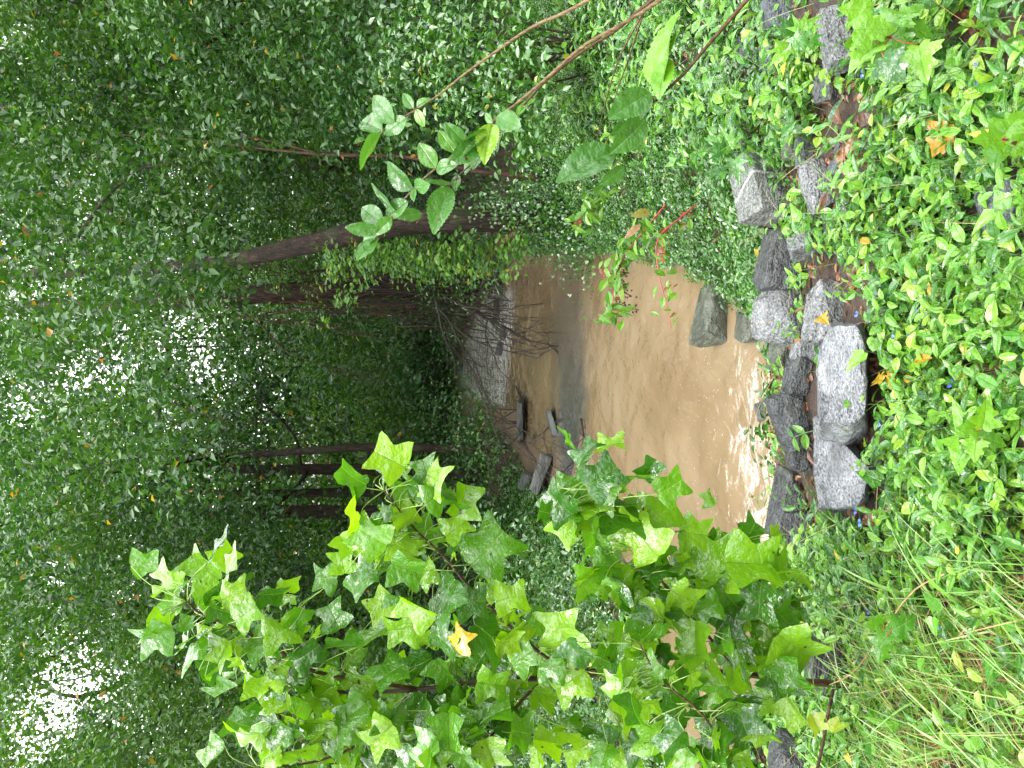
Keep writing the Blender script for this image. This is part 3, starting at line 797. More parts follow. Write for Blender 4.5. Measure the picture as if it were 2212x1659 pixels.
T2.limb(pl([(350, 900, t2 - 1), (440, 945, t2 - 1.1), (540, 968, t2 - 1.2), (640, 960, t2 - 1.2)]), (0.026, 0.01), 4)
T2.limb(pl([(470, 640, t2), (560, 700, t2 - 1), (640, 770, t2 - 1.5), (850, 830, t2 - 2)]), (0.03, 0.006), 6)
T2.limb(pl([(250, 660, t2), (180, 720, t2 - 0.6), (60, 800, t2 - 1)]), (0.05, 0.02), 4)
# slender curved reddish sapling
b3 = hit(1180, 385); t3 = (b3 - EYE) @ FWD
T3 = tree("slender_tree", "thin curving reddish stem rising behind the leafy elm twigs", b3 - [0, 0, 0.1],
          [b3 - [0, 0, 0.1]] + pl([(1050, 372, t3), (950, 352, t3), (870, 338, t3), (740, 335, t3), (600, 325, t3 + 0.2), (400, 300, t3 + 0.5), (250, 290, t3 + 0.8)]),
          [0.05, 0.045, 0.04, 0.035, 0.028, 0.02, 0.014, 0.008], M['bark_red'])
T3.limb(pl([(690, 332, t3), (560, 300, t3), (430, 285, t3 + .2)]), (0.016, 0.006), 3)
# trunks beyond the left bank
def px_tree(name, label, X, Y, top, rad, mat, extra=0.0, **k):
    bb = hit(X, Y)
    if extra: 
        bb = P(X, Y, (bb - EYE) @ FWD + extra); bb[2] = gz(bb[0], bb[1])
    t = (bb - EYE) @ FWD
    return tree(name, label, bb - [0, 0, 0.2], [bb - [0, 0, 0.2]] + pl([(x, y, t + dt) for x, y, dt in top]), rad, mat, **k), t
T4, t4 = px_tree("forest_tree", "slim dark trunk standing nearest the slabs on the far left bank", 1092, 972, [(950, 968, 0), (800, 966, 0), (650, 975, 0), (500, 985, 0.5), (200, 1000, 1)], [0.12, 0.11, 0.1, 0.09, 0.07, 0.04], M['bark_dark'])
T5, t5 = px_tree("forest_tree", "dark trunk with a stout crooked limb behind the tulip sapling's top", 1050, 1030, [(800, 1015, 0), (600, 1014, 0), (400, 1010, 0.4), (100, 1000, 1)], [0.17, 0.16, 0.14, 0.11, 0.07], M['bark_dark'])
T5.limb(pl([(660, 1014, t5), (652, 1040, t5 - 0.5), (600, 1090, t5 - 1), (575, 1115, t5 - 1.3), (560, 1140, t5 - 1.4)]), (0.08, 0.03), 6)
T5.limb(pl([(650, 1010, t5), (640, 950, t5 - 0.5), (600, 900, t5 - 0.9), (545, 860, t5 - 1.1)]), (0.05, 0.015), 6)
T5.limb(pl([(560, 1014, t5), (559, 1070, t5 - 0.4), (570, 1100, t5 - 0.5)]), (0.045, 0.02), 2)
T6, t6 = px_tree("forest_tree", "straight dark trunk second from the crooked limbed one, among leaves", 1060, 1068, [(800, 1062, 0), (600, 1066, 0), (300, 1060, 0.5)], [0.16, 0.15, 0.12, 0.06], M['bark_dark'], 3.0)
T7, t7 = px_tree("forest_tree", "thickest dark trunk beyond the left bank, partly behind sapling leaves", 1075, 1112, [(800, 1108, 0), (620, 1105, 0), (300, 1112, 0.5), (50, 1115, 0.8)], [0.2, 0.19, 0.17, 0.12, 0.07], M['bark_dark'], 2.0)
T8, t8 = px_tree("forest_tree", "thin dark stem rising above the far rapids in midstream view", 1012, 742, [(850, 744, 0), (720, 738, 0), (500, 730, 0.5), (300, 735, 1)], [0.13, 0.12, 0.1, 0.07, 0.04], M['bark_dark'], 4.0)
T9, t9 = px_tree("forest_tree", "broad shadowy trunk behind the slender reddish stem", 1080, 345, [(900, 350, 0), (700, 345, 0), (400, 345, 0.5), (0, 340, 1)], [0.42, 0.4, 0.38, 0.3, 0.15], M['bark_dark'], 9.0)
T10, t10 = px_tree("forest_tree", "crooked dark trunk at the far left margin with sky showing above it", 1050, 1380, [(800, 1360, 0), (500, 1340, 0), (200, 1300, 1), (0, 1290, 1.5)], [0.18, 0.17, 0.15, 0.1, 0.06], M['bark_dark'], 3.0)
T10.limb(pl([(330, 1310, t10), (150, 1400, t10 - 1), (0, 1480, t10 - 2)]), (0.07, 0.03), 6)
T10.limb(pl([(420, 1330, t10), (300, 1480, t10 - 1), (150, 1640, t10 - 2)]), (0.05, 0.02), 6)
# the wood behind
GX = [(-9, 15), (-14, 19), (-6, 22), (-18, 26), (-11, 30), (-4, 33), (-22, 36), (-14, 42), (-1.5, 40), (4, 36), (8, 24), (11, 17), (15, 22), (7, 15.5), (12, 29), (18, 31), (9, 41), (3, 47), (-8, 48), (20, 42), (-26, 46), (13, 13), (16, 48), (-13, 12.5)]
for k, (x, y) in enumerate(GX):
    h = rng.uniform(11, 16) * (1 if y < 30 else 1.3)
    z = gz(x, y); r0 = rng.uniform(0.11, 0.24)
    ln = [np.array([x, y, z - 0.2])]
    for q in range(1, 6): ln.append(np.array([x + rng.normal() * 0.25 * q * 0.6, y + rng.normal() * 0.2 * q, z + h * q / 5]))
    lt = k in (2, 5, 8, 9, 17, 10, 7, 18, 4)
    t = tree("forest_tree", "light yellow green tree in the wood beyond the creek" if lt else "dark leafy tree in the wood beyond the creek", ln[0], ln,
             [r0, r0 * 0.85, r0 * 0.7, r0 * 0.5, r0 * 0.3, r0 * 0.12], M['bark_dark'], group="light trees of the wood" if lt else "dark trees of the wood", leafm='tree_light' if lt else 'tree')
    for q in range(3):
        zz = rng.uniform(0.3, 0.8); i = int(zz * 25); a = t.line[i]; an = rng.uniform(0, 6.28); Ln = rng.uniform(2, 3.5)
        e = a + np.array([math.cos(an) * Ln, math.sin(an) * Ln, Ln * 0.45])
        t.limb([a, (a + e) / 2 + [0, 0, -0.15], e], (t.rad[i] * 0.45, 0.012), 5, 12)

# crowns: clumps of leaves spread through the air of the wood, each belonging to the nearest trunk
GAPS = [(400, 705, 44, 52), (170, 810, 34, 50), (128, 612, 26, 22), (55, 85, 40, 30), (20, 50, 30, 40), (150, 1440, 75, 85), (235, 1520, 50, 60), (75, 1560, 75, 70), (320, 1600, 40, 35), (60, 1640, 80, 60),
        (270, 1290, 25, 20), (30, 890, 30, 50), (100, 1250, 30, 40), (20, 600, 14, 20), (440, 800, 30, 30), (265, 800, 25, 45)]
def gap(X, Y, pad):
    r = np.zeros(X.shape, bool)
    for gx_, gy_, a, c in GAPS:
        r |= ((X - gx_) / (a * 0.66 + pad)) ** 2 + ((Y - gy_) / (c * 0.66 + pad)) ** 2 < 1
    return r
def layer(n, t0, t1, cond, rad, nl, ls, Xr=(-160, 1090), Yr=(-220, 1880)):
    X = rng.uniform(*Xr, n); Y = rng.uniform(*Yr, n)
    t = (t0 ** 2 + (t1 ** 2 - t0 ** 2) * rng.random(n)) ** 0.5
    p = EYE + t[:, None] * (FWD + ((829.5 - Y) / FPX)[:, None] * RGT + ((X - 1106) / FPX)[:, None] * DWN)
    g = np.maximum(height(p[:, 0], p[:, 1]), 0)
    ok = cond(p[:, 0], p[:, 1], p[:, 2], X, Y) & (p[:, 2] > g + 0.15)
    ok &= ~gap(X, Y, 0.55 * rad * FPX / t) | (rng.random(n) < 0.22)
    ok &= ~((np.abs(p[:, 0] - 0.6) < 2.6) & (p[:, 1] > 9.5) & (p[:, 1] < 21) & (rng.random(n) < 0.6))
    ok &= rng.random(n) < 0.1 + 1.5 * sstep(0.25, 0.75, vnoise(p[:, 0] * 0.5 + 0.35 * p[:, 1], p[:, 2] * 0.62 + 0.2 * p[:, 1], 5))
    p = p[ok]
    return p, rad, nl, ls
low = []
def give(ps, near_only=True):
    p, rad, nl, ls = ps
    B = np.array([(t.line[len(t.line) // 2][0], t.line[len(t.line) // 2][1]) for t in TREES])
    for q in p:
        gzq = q[2] - gz(q[0], q[1]) if q[2] < 4 else 9
        if gzq < 1.7:
            low.append((q, rad, nl, ls)); continue
        d = np.hypot(B[:, 0] - q[0], B[:, 1] - q[1])
        TREES[int(np.argmin(d))].cl.append((q, rad * rng.uniform(0.7, 1.3), nl, ls))
cx = lambda y: np.interp(y, [8, 15, 22, 34], [0.6, 1.2, 1.2, 0.8])
hole = lambda X, Y: ((Y > 985) & (Y < 1135) & (X > 470) & (X < 820) & (Y % 4 > 2.7)) | ((X > 620) & (X < 1010) & (Y > 300) & (Y < 420) & (Y % 3 > 1))
give(layer(560, 7.6, 10.2, lambda x, y, z, X, Y: (X < 300 + 260 * rng.random(len(X)) - 0.12 * np.abs(Y - 600)), 0.45, 60, 0.1, Yr=(300, 1050)))
give(layer(260, 7.6, 10.0, lambda x, y, z, X, Y: X < 280 + 300 * rng.random(len(X)), 0.4, 50, 0.1, Yr=(500, 700)))
give(layer(2100, 9.8, 14, lambda x, y, z, X, Y: ((z > 4.4) & ((X < 420) | (Y < 300) | (Y > 1350))) | ((x > 3.6) & (Y < 330) & (X < 1000)) | ((x < -4.6) & (z > 1.5) & (X < 900)) & ~hole(X, Y), 0.5, 75, 0.105))
give(layer(3400, 14, 22, lambda x, y, z, X, Y: (((z > 5.2) & (X < 520)) | ((np.abs(x - cx(y)) > 3.4) & (z > 0.9) & ~((x > 0) & (Y > 640))) | ((x < -2.6) & (z > 0.8))) & ~hole(X, Y), 0.65, 70, 0.145))
give(layer(4200, 22, 34, lambda x, y, z, X, Y: ~((np.abs(x - cx(y)) < 2.2) & (z < 2.4)), 0.9, 65, 0.2))
give(layer(3900, 34, 52, lambda x, y, z, X, Y: z > 0, 1.5, 60, 0.33))
for t in (T1, T2, T3): t.auto = False; t.fs = 1.1; t.off = 0.05
for t in TREES: t.finish()
mb = MB()
for q, rad, nl, ls in low: leaf_clump(mb, q, rad, nl, ls, hi=0.7)
# leafy floor of the wood
n = 27000
x = rng.uniform(-24, 22, n); y = rng.uniform(11, 50, n); z = height(x, y)
ok = (z > 0.14) & (rng.random(n) < 0.55 + 0.5 * fbm(x, y, 4))
x, y, z = x[ok], y[ok], z[ok]; n = len(x)
for k in range(6):
    pos = np.stack([x, y, z], -1) + rng.normal(size=(n, 3)) * [0.22, 0.22, 0] + np.stack([0 * x, 0 * x, rng.uniform(0.02, 0.34, n)], -1)
    put(mb, QUAD, pos, rdir(n, -0.1), norm(rng.normal(size=(n, 3)) * 0.45 + [0, -0.1, 1]), (0.05 + 0.0032 * y) * rng.uniform(0.7, 1.3, n), rng.random(n) * 0.85)
for k in range(420):
    x = rng.uniform(-9, 9); y = rng.uniform(33.5, 44); z = gz(x, y)
    if z > 0.05: leaf_clump(mb, np.array([x, y, z + rng.uniform(0.2, 2.2)]), 0.9, 55, 0.22, hi=0.9)
o = mb.build("undergrowth", M['tree']); tag(o, "dark leafy undergrowth under the trees beyond the creek", "undergrowth", kind="stuff")
# the far wood behind everything
mb = MB()
for k in range(2500):
    a = rng.uniform(-1.15, 1.15); rr_ = rng.uniform(54, 70)
    x, y = math.sin(a) * rr_, math.cos(a) * rr_
    zt = 8 + 12 * rng.random() ** 0.8
    c = np.array([x, y, 2 + rng.random() * zt])
    if (y > 1): 
        Xp, Yp, _ = proj(c)
        if gap(Xp, Yp, 35)[0]: continue
    leaf_clump(mb, c, 2.4, 60, 0.6)
o = mb.build("far_woods", M['far']); tag(o, "mass of far green woods closing the view", "woods", kind="stuff")

# shrubs at the right, in front of the wood
def shrub(name, label, spots, nl, ls, mat, tm, rad=0.35, stems=True, cat="shrub"):
    c0 = np.mean([s[:3] for s in spots], axis=0); zb = gz(c0[0], c0[1])
    root = thing(name, (c0[0], c0[1], zb), label, cat)
    if stems:
        mb = MB()
        for s in spots:
            e = np.array(s[:3]); b0 = np.array([c0[0] + rng.normal() * 0.15, c0[1] + rng.normal() * 0.15, zb - 0.05])
            tube(mb, smooth_line([b0, (b0 + e) / 2 + rng.normal(size=3) * 0.12 + [0, 0, 0.15], e], 9), np.linspace(0.014, 0.004, 9), n=5)
        mb.build("stem", M['bark_brown'], root)
    mb = MB()
    for s in spots:
        for t_ in tm:
            leaf_clump(mb, np.array(s[:3]), rad, nl // len(tm), ls, t_)
    mb.build("foliage", M[mat], root)
    return root
shrub("leafy_shrub", "bright green leafy bush at the right bank beside the bare elm stems", [P(X, Y, t) for X, Y, t in [(1010, 60, 7.6), (940, 120, 7.9), (1060, 140, 7.4), (890, 40, 8.2), (1110, 40, 7.2), (980, 200, 7.8), (1080, 230, 7.5), (1130, 150, 7.2), (850, 120, 8.3), (1150, 260, 7.2), (940, -60, 8), (1060, -80, 7.6)]], 260, 0.085, 'bank', HEX and [HEX], 0.42)
shrub("leafy_shrub", "dim bluish green bush behind the bright leafy one, above the right bank", [P(X, Y, t) for X, Y, t in [(790, 40, 9.6), (700, 90, 10), (820, 160, 9.6), (640, 20, 10.3), (740, 200, 10), (560, 110, 10.6), (860, 240, 9.5), (690, -60, 10)]], 230, 0.1, 'tree', [HEX], 0.6)
shrub("leafy_shrub", "glossy leafy bush on the left bank just behind the tulip sapling", [P(X, Y, t) for X, Y, t in [(1130, 1200, 7.2), (1080, 1270, 7.2), (1190, 1290, 6.6), (1110, 1370, 6.6), (1180, 1400, 6.2), (1240, 1340, 6.2), (1060, 1180, 8), (1050, 1400, 6.8)]], 220, 0.06, 'bank', [HEX], 0.3, False)
shrub("leafy_shrub", "dark ferny bush with bluish leaves low behind the sapling's left side", [P(X, Y, t) for X, Y, t in [(1150, 1500, 5.6), (1080, 1550, 5.8), (1200, 1560, 5.2), (1260, 1500, 5.2), (1300, 1600, 4.9), (1120, 1640, 5.6), (1220, 1660, 5.2), (1350, 1480, 5.0), (1000, 1600, 6.2)]], 240, 0.05, 'bank', [HEX], 0.3, False)
shrub("leafy_shrub", "dark bush hanging over the water's edge by the far rapids", [P(X, Y, t) for X, Y, t in [(1040, 880, 17), (1030, 930, 16.5), (1050, 990, 15.5), (985, 860, 19), (975, 920, 18), (1000, 970, 17), (930, 890, 19)]], 220, 0.1, 'tree', [QUAD], 0.65)
shrub("leafy_shrub", "drooping dark foliage over the far pale water on the right side", [P(X, Y, t) for X, Y, t in [(975, 700, 22), (950, 660, 21), (960, 740, 24), (1010, 600, 16.5), (1040, 570, 15.5), (930, 620, 20)]], 230, 0.11, 'tree', [QUAD], 0.7)

# creeper on the vine wrapped trunk
root = thing("creeper_vine", tuple(b2), "leafy creeper with some orange leaves climbing the vine wrapped trunk", "vine")
mb = MB()
for k in range(34):
    y0 = rng.uniform(575, 690); x0 = rng.uniform(300, 860); tt = t2 + rng.uniform(-0.7, -0.25)
    pts = [(x0, y0, tt)]
    for q in range(5): pts.append((pts[-1][0] + rng.uniform(40, 130), pts[-1][1] + rng.normal() * 16, tt + rng.normal() * 0.08))
    pts = [p_ for p_ in pts if p_[0] < 1085]
    if len(pts) > 2: tube(mb, smooth_line(pl(pts), 16), rng.uniform(0.007, 0.022), n=5)
mb.build("stem", M['bark_red'], root)
mb = MB()
for k in range(430):
    X = rng.uniform(330, 1130); Yc = np.interp(X, [330, 600, 850, 1000, 1130], [600, 580, 560, 560, 540]) + rng.normal() * 26
    if rng.random() < 0.3 and X < 760: Yc = rng.uniform(590, 700)
    c = P(X, Yc, rng.uniform(10.6, 12.6) if X > 700 else t2 - rng.uniform(0.4, 1.4))
    ng = 9
    a = rng.uniform(0, 6.28, ng)
    tip = np.stack([np.cos(a), np.sin(a) * 0.6, -0.35 + 0.5 * rng.random(ng)], -1)
    ti = np.full(ng, rng.random() * 0.8); 
    if rng.random() < 0.06: ti[:3] = 0.985 + rng.random(3) * 0.015
    put(mb, HEX, c + rng.normal(size=(ng, 3)) * 0.07, tip, norm(rng.normal(size=(ng, 3)) * 0.4 + [0, -0.5, 0.8]), rng.uniform(0.07, 0.12, ng), ti)
mb.build("foliage", M['tree_light'], root)
# ivy round the leaning trunk's foot
root = thing("ivy", tuple(b1), "small leaved ivy swarming round the leaning trunk's foot", "ivy")
mb = MB()
for k in range(9):
    y0 = rng.uniform(445, 500); tt = t1 - 0.22
    tube(mb, smooth_line(pl([(1240 + rng.uniform(-20, 30), y0, tt), (1170, y0 + rng.normal() * 12, tt), (rng.uniform(900, 1120), y0 + rng.normal() * 14, tt)]), 12), 0.006, n=4)
mb.build("stem", M['twig'], root)
mb = MB()
n = 2600
X = 1280 - np.abs(rng.normal(size=n)) * 105; Y = np.interp(X, [800, 1000, 1100, 1280], [430, 440, 450, 470]) + rng.normal(size=n) * np.interp(X, [850, 1100, 1280], [14, 28, 75])
t = t1 - 0.25 - rng.random(n) * 0.3
p = EYE + t[:, None] * (FWD + ((829.5 - Y) / FPX)[:, None] * RGT + ((X - 1106) / FPX)[:, None] * DWN)
put(mb, IVY[0], p, norm(rng.normal(size=(n, 3)) * 0.6 + [0, -0.3, -0.7]), norm(rng.normal(size=(n, 3)) * 0.4 + [0, -0.8, 0.5]), rng.uniform(0.035, 0.065, n), rng.random(n) * 0.9)
mb.build("foliage", M['bank'], root)
# old log leaning in the ivy
root = thing("leaning_log", tuple(hit(1150, 500)), "reddish brown stub of log leaning by the ivy covered trunk foot", "log")
mb = MB(); tube(mb, smooth_line(pl([(1165, 478, t1 - 0.1), (1120, 500, t1 - 0.1), (1085, 525, t1), (1050, 560, t1 + 0.3)]), 10), np.linspace(0.09, 0.05, 10), n=8, wob=0.25)
mb.build("log", M['bark_red'], root)

# dead branches over the water
def branching(mb, a, d, L, r, depth, grav=0.0, spread=0.5, n=9, kids=(2, 4)):
    pts = [a]; dd = np.array(d, float)
    for k in range(n - 1):
        dd = norm(dd + rng.normal(size=3) * 0.13 + np.array([0, 0, -grav])); pts.append(pts[-1] + dd * L / (n - 1))
    pts = np.array(pts)
    tube(mb, pts, np.linspace(r, r * 0.45, n), n=5 if depth else 4)
    if depth:
        for k in range(rng.integers(*kids) + 1):
            i = rng.integers(2, n)
            d2 = norm(norm(pts[i] - pts[i - 1]) + rng.normal(size=3) * spread)
            branching(mb, pts[i], d2, L * rng.uniform(0.4, 0.7), max(r * 0.6, 0.005), depth - 1, grav, spread, n, kids)
ba = P(960, 655, 15.5)
root = thing("dead_branch", tuple(ba), "tangled leafless dead branch drooping over the far brown water", "branch")
mb = MB()
for (X, Y, t) in [(1150, 730, 13.5), (1180, 830, 13.0), (1130, 790, 14), (1195, 770, 13), (1100, 700, 14.5), (1170, 690, 13.5), (1060, 830, 15.5)]:
    e = P(X, Y, t); v = e - ba; L0 = np.linalg.norm(v)
    branching(mb, ba + rng.normal(size=3) * 0.15, norm(v + [0, 0, 0.25 * L0]), L0 * 0.9, 0.022, 3, 0.05, 0.42, 10, (2, 4))
mb.build("branch", M['twig'], root)
bb = P(900, 600, 15.2)
root = thing("vine_tangle", tuple(bb), "curtain of thin bare brown vine stems hanging below the vine wrapped trunk", "vine")
mb = MB()
for k in range(75):
    X0, Y0 = rng.uniform(640, 900), rng.uniform(575, 700); t0 = t2 - rng.uniform(0.1, 1.2)
    X1 = rng.uniform(930, 1090); Y1 = Y0 + rng.normal() * 22 + 14
    tube(mb, smooth_line(pl([(X0, Y0, t0), ((X0 + X1) / 2, Y0 + rng.normal() * 25, t0), (X1, Y1, t0 - rng.uniform(0, 0.5))]), 14), rng.uniform(0.006, 0.016), n=4)
for k in range(16):
    a = P(rng.uniform(900, 1040), rng.uniform(590, 690), t2 - 0.5)
    branching(mb, a, rdir(1)[0], 0.9, 0.008, 2, 0.08, 0.7, 8)
mb.build("stem", M['twig'], root)
# driftwood on the far slab and the bar
for lab, pts, r in [("small broken stick caught on the long flat slab", [(1120, 835), (1135, 870), (1142, 925)], 0.03), ("thin forked twig stranded on the flat sandy shallows", [(1215, 905), (1180, 935), (1190, 985)], 0.015),
                    ("dark twig lying along the bar's muddy tip", [(1262, 905), (1268, 945), (1275, 985)], 0.02), ("bent brown twig over the sand by the slate slab", [(1240, 1000), (1215, 1030), (1225, 1075)], 0.012)]:
    W = [hit(X, Y) + np.array([0, 0, r + 0.03]) for X, Y in pts]
    mb = MB(); tube(mb, smooth_line(W, 12), np.linspace(r, r * 0.5, 12), n=6, wob=0.3)
    for q in range(3):
        a = W[1]; tube(mb, smooth_line([a, a + rdir(1, 0.6)[0] * 0.25, a + rdir(1, 0.4)[0] * 0.4], 6), np.linspace(r * 0.5, r * 0.2, 6), n=4)
    tag(mb.build("stick", M['twig']), lab, "stick")

# ------------------------------------------------------------------ ground cover
def tnormal(x, y, e=0.06):
    hx = (height(x + e, y) - height(x - e, y)) / (2 * e); hy = (height(x, y + e) - height(x, y - e)) / (2 * e)
    return norm(np.stack([-hx, -hy, np.ones_like(hx)], -1))
def sprigs(mb, x, y, tms, hgt, nleaf, ls, spread, tint=None, stem_m=None, tip_up=0.2, facing=0.9, mm=0, leanto=(0, 0)):
    """small leafy stems: leaves in turning pairs up a leaning stem"""
    n = len(x)
    z = height(x, y); nr = tnormal(x, y)
    base = np.stack([x, y, z - 0.01], -1)
    lean = norm(nr * 0.8 + rng.normal(size=(n, 3)) * 0.45 + np.array([leanto[0], leanto[1], 0.25]))
    H = hgt * rng.uniform(0.5, 1.3, n)
    ph = rng.uniform(0, 6.28, n); bt = rng.random(n) * 0.6 if tint is None else tint
    k_ = np.linspace(0.35, 1.0, nleaf)
    a = norm(np.cross(lean, [0.3, 0.2, 0.9])); b_ = np.cross(lean, a)
    for i, k in enumerate(k_):
        th = ph + i * 2.4
        out = np.cos(th)[:, None] * a + np.sin(th)[:, None] * b_
        pos = base + lean * (H * k)[:, None] + out * (spread * 0.15)
        tip = norm(out + lean * (tip_up + 0.3 * k) + rng.normal(size=(n, 3)) * 0.2 + [0, 0, -0.1])
        face = norm(lean * facing + np.array([0, -0.25, 0.6]) + rng.normal(size=(n, 3)) * 0.25)
        sz = ls * rng.uniform(0.65, 1.25, n) * (0.75 + 0.4 * math.sin(k * 2.4))
        rare = rng.random(n)
        ti = np.clip(bt + rng.random(n) * 0.35, 0, 0.92); ti = np.where(rare > 0.992, 0.94 + 0.06 * rng.random(n), ti)
        sel = rng.integers(0, len(tms), n)
        for q in range(len(tms)):
            s_ = sel == q
            put(mb, tms[q], pos[s_], tip[s_], face[s_], sz[s_], ti[s_], mm)
    if stem_m is not None:
        rad = 0.0016
        tri = np.array([[1, 0, 0], [-0.5, 0.87, 0], [-0.5, -0.87, 0]])
        v = np.empty((n, 6, 3)); top = base + lean * H[:, None]
        for q in range(3):
            o_ = (tri[q, 0] * a + tri[q, 1] * b_) * rad
            v[:, q] = base + o_; v[:, q + 3] = top + o_ * 0.6
        f0 = np.array([[0, 1, 4], [0, 4, 3], [1, 2, 5], [1, 5, 4], [2, 0, 3], [2, 3, 5]])
        mb.add(v.reshape(-1, 3), (f0[None] + (np.arange(n) * 6)[:, None, None]).reshape(-1, 3), None, stem_m)

def scatter(n, xr, yr, keep):
    x = rng.uniform(*xr, n); y = rng.uniform(*yr, n)
    X, Y, t = proj(np.stack([x, y, np.maximum(height(x, y), 0)], -1))
    sd = seg_sd(x, y, WLP)
    ok = (X > 900) & (X < 2420) & (Y > -330) & (Y < 1980) & keep(x, y, X, Y, sd)
    return x[ok], y[ok]

# bank plants close to the viewer
CORE = [(1810, 760, 80, 230), (1810, 1000, 60, 120), (1700, 560, 45, 80), (1720, 680, 60, 70), (1795, 675, 45, 70), (1670, 410, 60, 80), (1775, 400, 35, 60), (1835, 270, 60, 110), (1700, 900, 40, 250), (1725, 1120, 35, 60), (1800, 1430, 40, 60), (1820, 80, 40, 60), (1690, 20, 40, 60)]
def core(X, Y, k=1.0):
    r = np.zeros(X.shape, bool)
    for a, c, p_, q_ in CORE: r |= ((X - a - 22) / ((p_ + 26) * k)) ** 2 + ((Y - c) / (q_ * k)) ** 2 < 1
    return r
nearz = lambda x, y, X, Y, sd: (y < 6.2) & (sd > 0.1)
grassy = lambda X, Y: sstep(1150, 1420, Y) * sstep(1830, 1960, X)
mb = MB()
x, y = scatter(25000, (-3.6, 3.4), (1.0, 5.2), lambda x, y, X, Y, sd: (sd > 0.55) & (X > 1700) & ~in_rock(x, y, 1.0) & (~core(X, Y) | (rng.random(len(X)) < 0.06)) & (rng.random(len(X)) < 0.85 - 0.72 * grassy(X, Y)) & (rng.random(len(X)) < 0.28 + 2.0 * sstep(0.2, 0.62, fbm(x * 2.6, y * 2.6, 31))))
h2 = len(x) // 2
sprigs(mb, x[:h2], y[:h2], OVAL, 0.13, 7, 0.042, 0.04, stem_m=1)
q2 = h2 + h2 // 2
sprigs(mb, x[h2:q2], y[h2:q2], LANCE + OVAL[:1], 0.17, 6, 0.058, 0.05, stem_m=1)
sprigs(mb, x[q2:], y[q2:], OVAL + ROUND[:1], 0.15, 6, 0.05, 0.05, tint=0.35 + 0.5 * rng.random(len(x) - q2), stem_m=1)
x, y = scatter(2500, (-3, 3.2), (1.0, 4.6), lambda x, y, X, Y, sd: (sd > 0.8) & (X > 1760) & ~core(X, Y) & ~in_rock(x, y, 0.8) & (fbm(x * 1.7, y * 1.7, 77) > 0.46))
sprigs(mb, x, y, ROUND, 0.07, 5, 0.03, 0.04, stem_m=1)
x, y = scatter(260, (-3.4, 3.2), (1.0, 4.8), lambda x, y, X, Y, sd: (sd > 0.8) & (X > 1780) & ~core(X, Y) & ~in_rock(x, y) & (rng.random(len(X)) < 1.0 - grassy(X, Y)))
sprigs(mb, x, y, LANCE, 0.2, 6, 0.085, 0.06, stem_m=1)
x, y = scatter(170, (-3.4, 3.2), (1.0, 4.8), lambda x, y, X, Y, sd: (sd > 0.8) & (X > 1780) & ~core(X, Y) & ~in_rock(x, y))
sprigs(mb, x, y, IVY, 0.16, 4, 0.085, 0.06, stem_m=1)
o = mb.build("bank_plants", [M['cover'], M['stem_green']]); tag(o, "wet bright green low plants covering the near bank", "ground cover", kind="stuff")
# ivy and periwinkle down the right bank
mb = MB()
x, y = scatter(52000, (-0.4, 8.5), (3.4, 16), lambda x, y, X, Y, sd: (sd > 0.03) & (X < 1720) & (X > 1120) & (x > 0.1) & (Y < 700) & ~in_rock(x, y, 0.8) & (~core(X, Y, 0.9) | (rng.random(len(X)) < 0.1)) & (rng.random(len(X)) < 0.75))
h2 = len(x) // 3
sprigs(mb, x[:h2], y[:h2], ROUND, 0.10, 6, 0.036, 0.04)
sprigs(mb, x[h2:], y[h2:], OVAL, 0.12, 7, 0.042, 0.04)
o = mb.build("bank_creepers", [M['bank']]); tag(o, "dense small leaved creeping plants clothing the right bank", "ground cover", kind="stuff")
# taller mixed weeds on the right bank crest
mb = MB()
x, y = scatter(1500, (0.9, 6.5), (3.2, 8.5), lambda x, y, X, Y, sd: (sd > 0.7) & (X < 1780) & (X > 1150) & (Y < 330) & ~core(X, Y) & ~in_rock(x, y, 0.8))
sprigs(mb, x, y, OVAL + LANCE, 0.3, 9, 0.075, 0.07, stem_m=1)
o = mb.build("bank_weeds", [M['cover'], M['stem_green']]); tag(o, "taller bright weeds on the crest of the right bank", "weeds", kind="stuff")
# low plants of the far left bank
mb = MB()
x, y = scatter(20000, (-7, 1.2), (4.5, 18), lambda x, y, X, Y, sd: ((sd > 0.5) | ((x < -2) & (sd > 0.1))) & (x < 0.6) & ~in_rock(x, y, 0.8) & (rng.random(len(X)) < 0.15 + 1.2 * (fbm(x * 1.1, y * 1.1, 55) > 0.42) + (x < -2)) & ((sd > 0.35 + 0.7 * fbm(x, y, 8)) | (x < -2)))
sprigs(mb, x, y, ROUND[:1] + OVAL[:1], 0.13, 7, 0.055, 0.05)
o = mb.build("left_bank_plants", [M['bank']]); tag(o, "low leafy plants on the left bank beyond the sapling", "ground cover", kind="stuff")

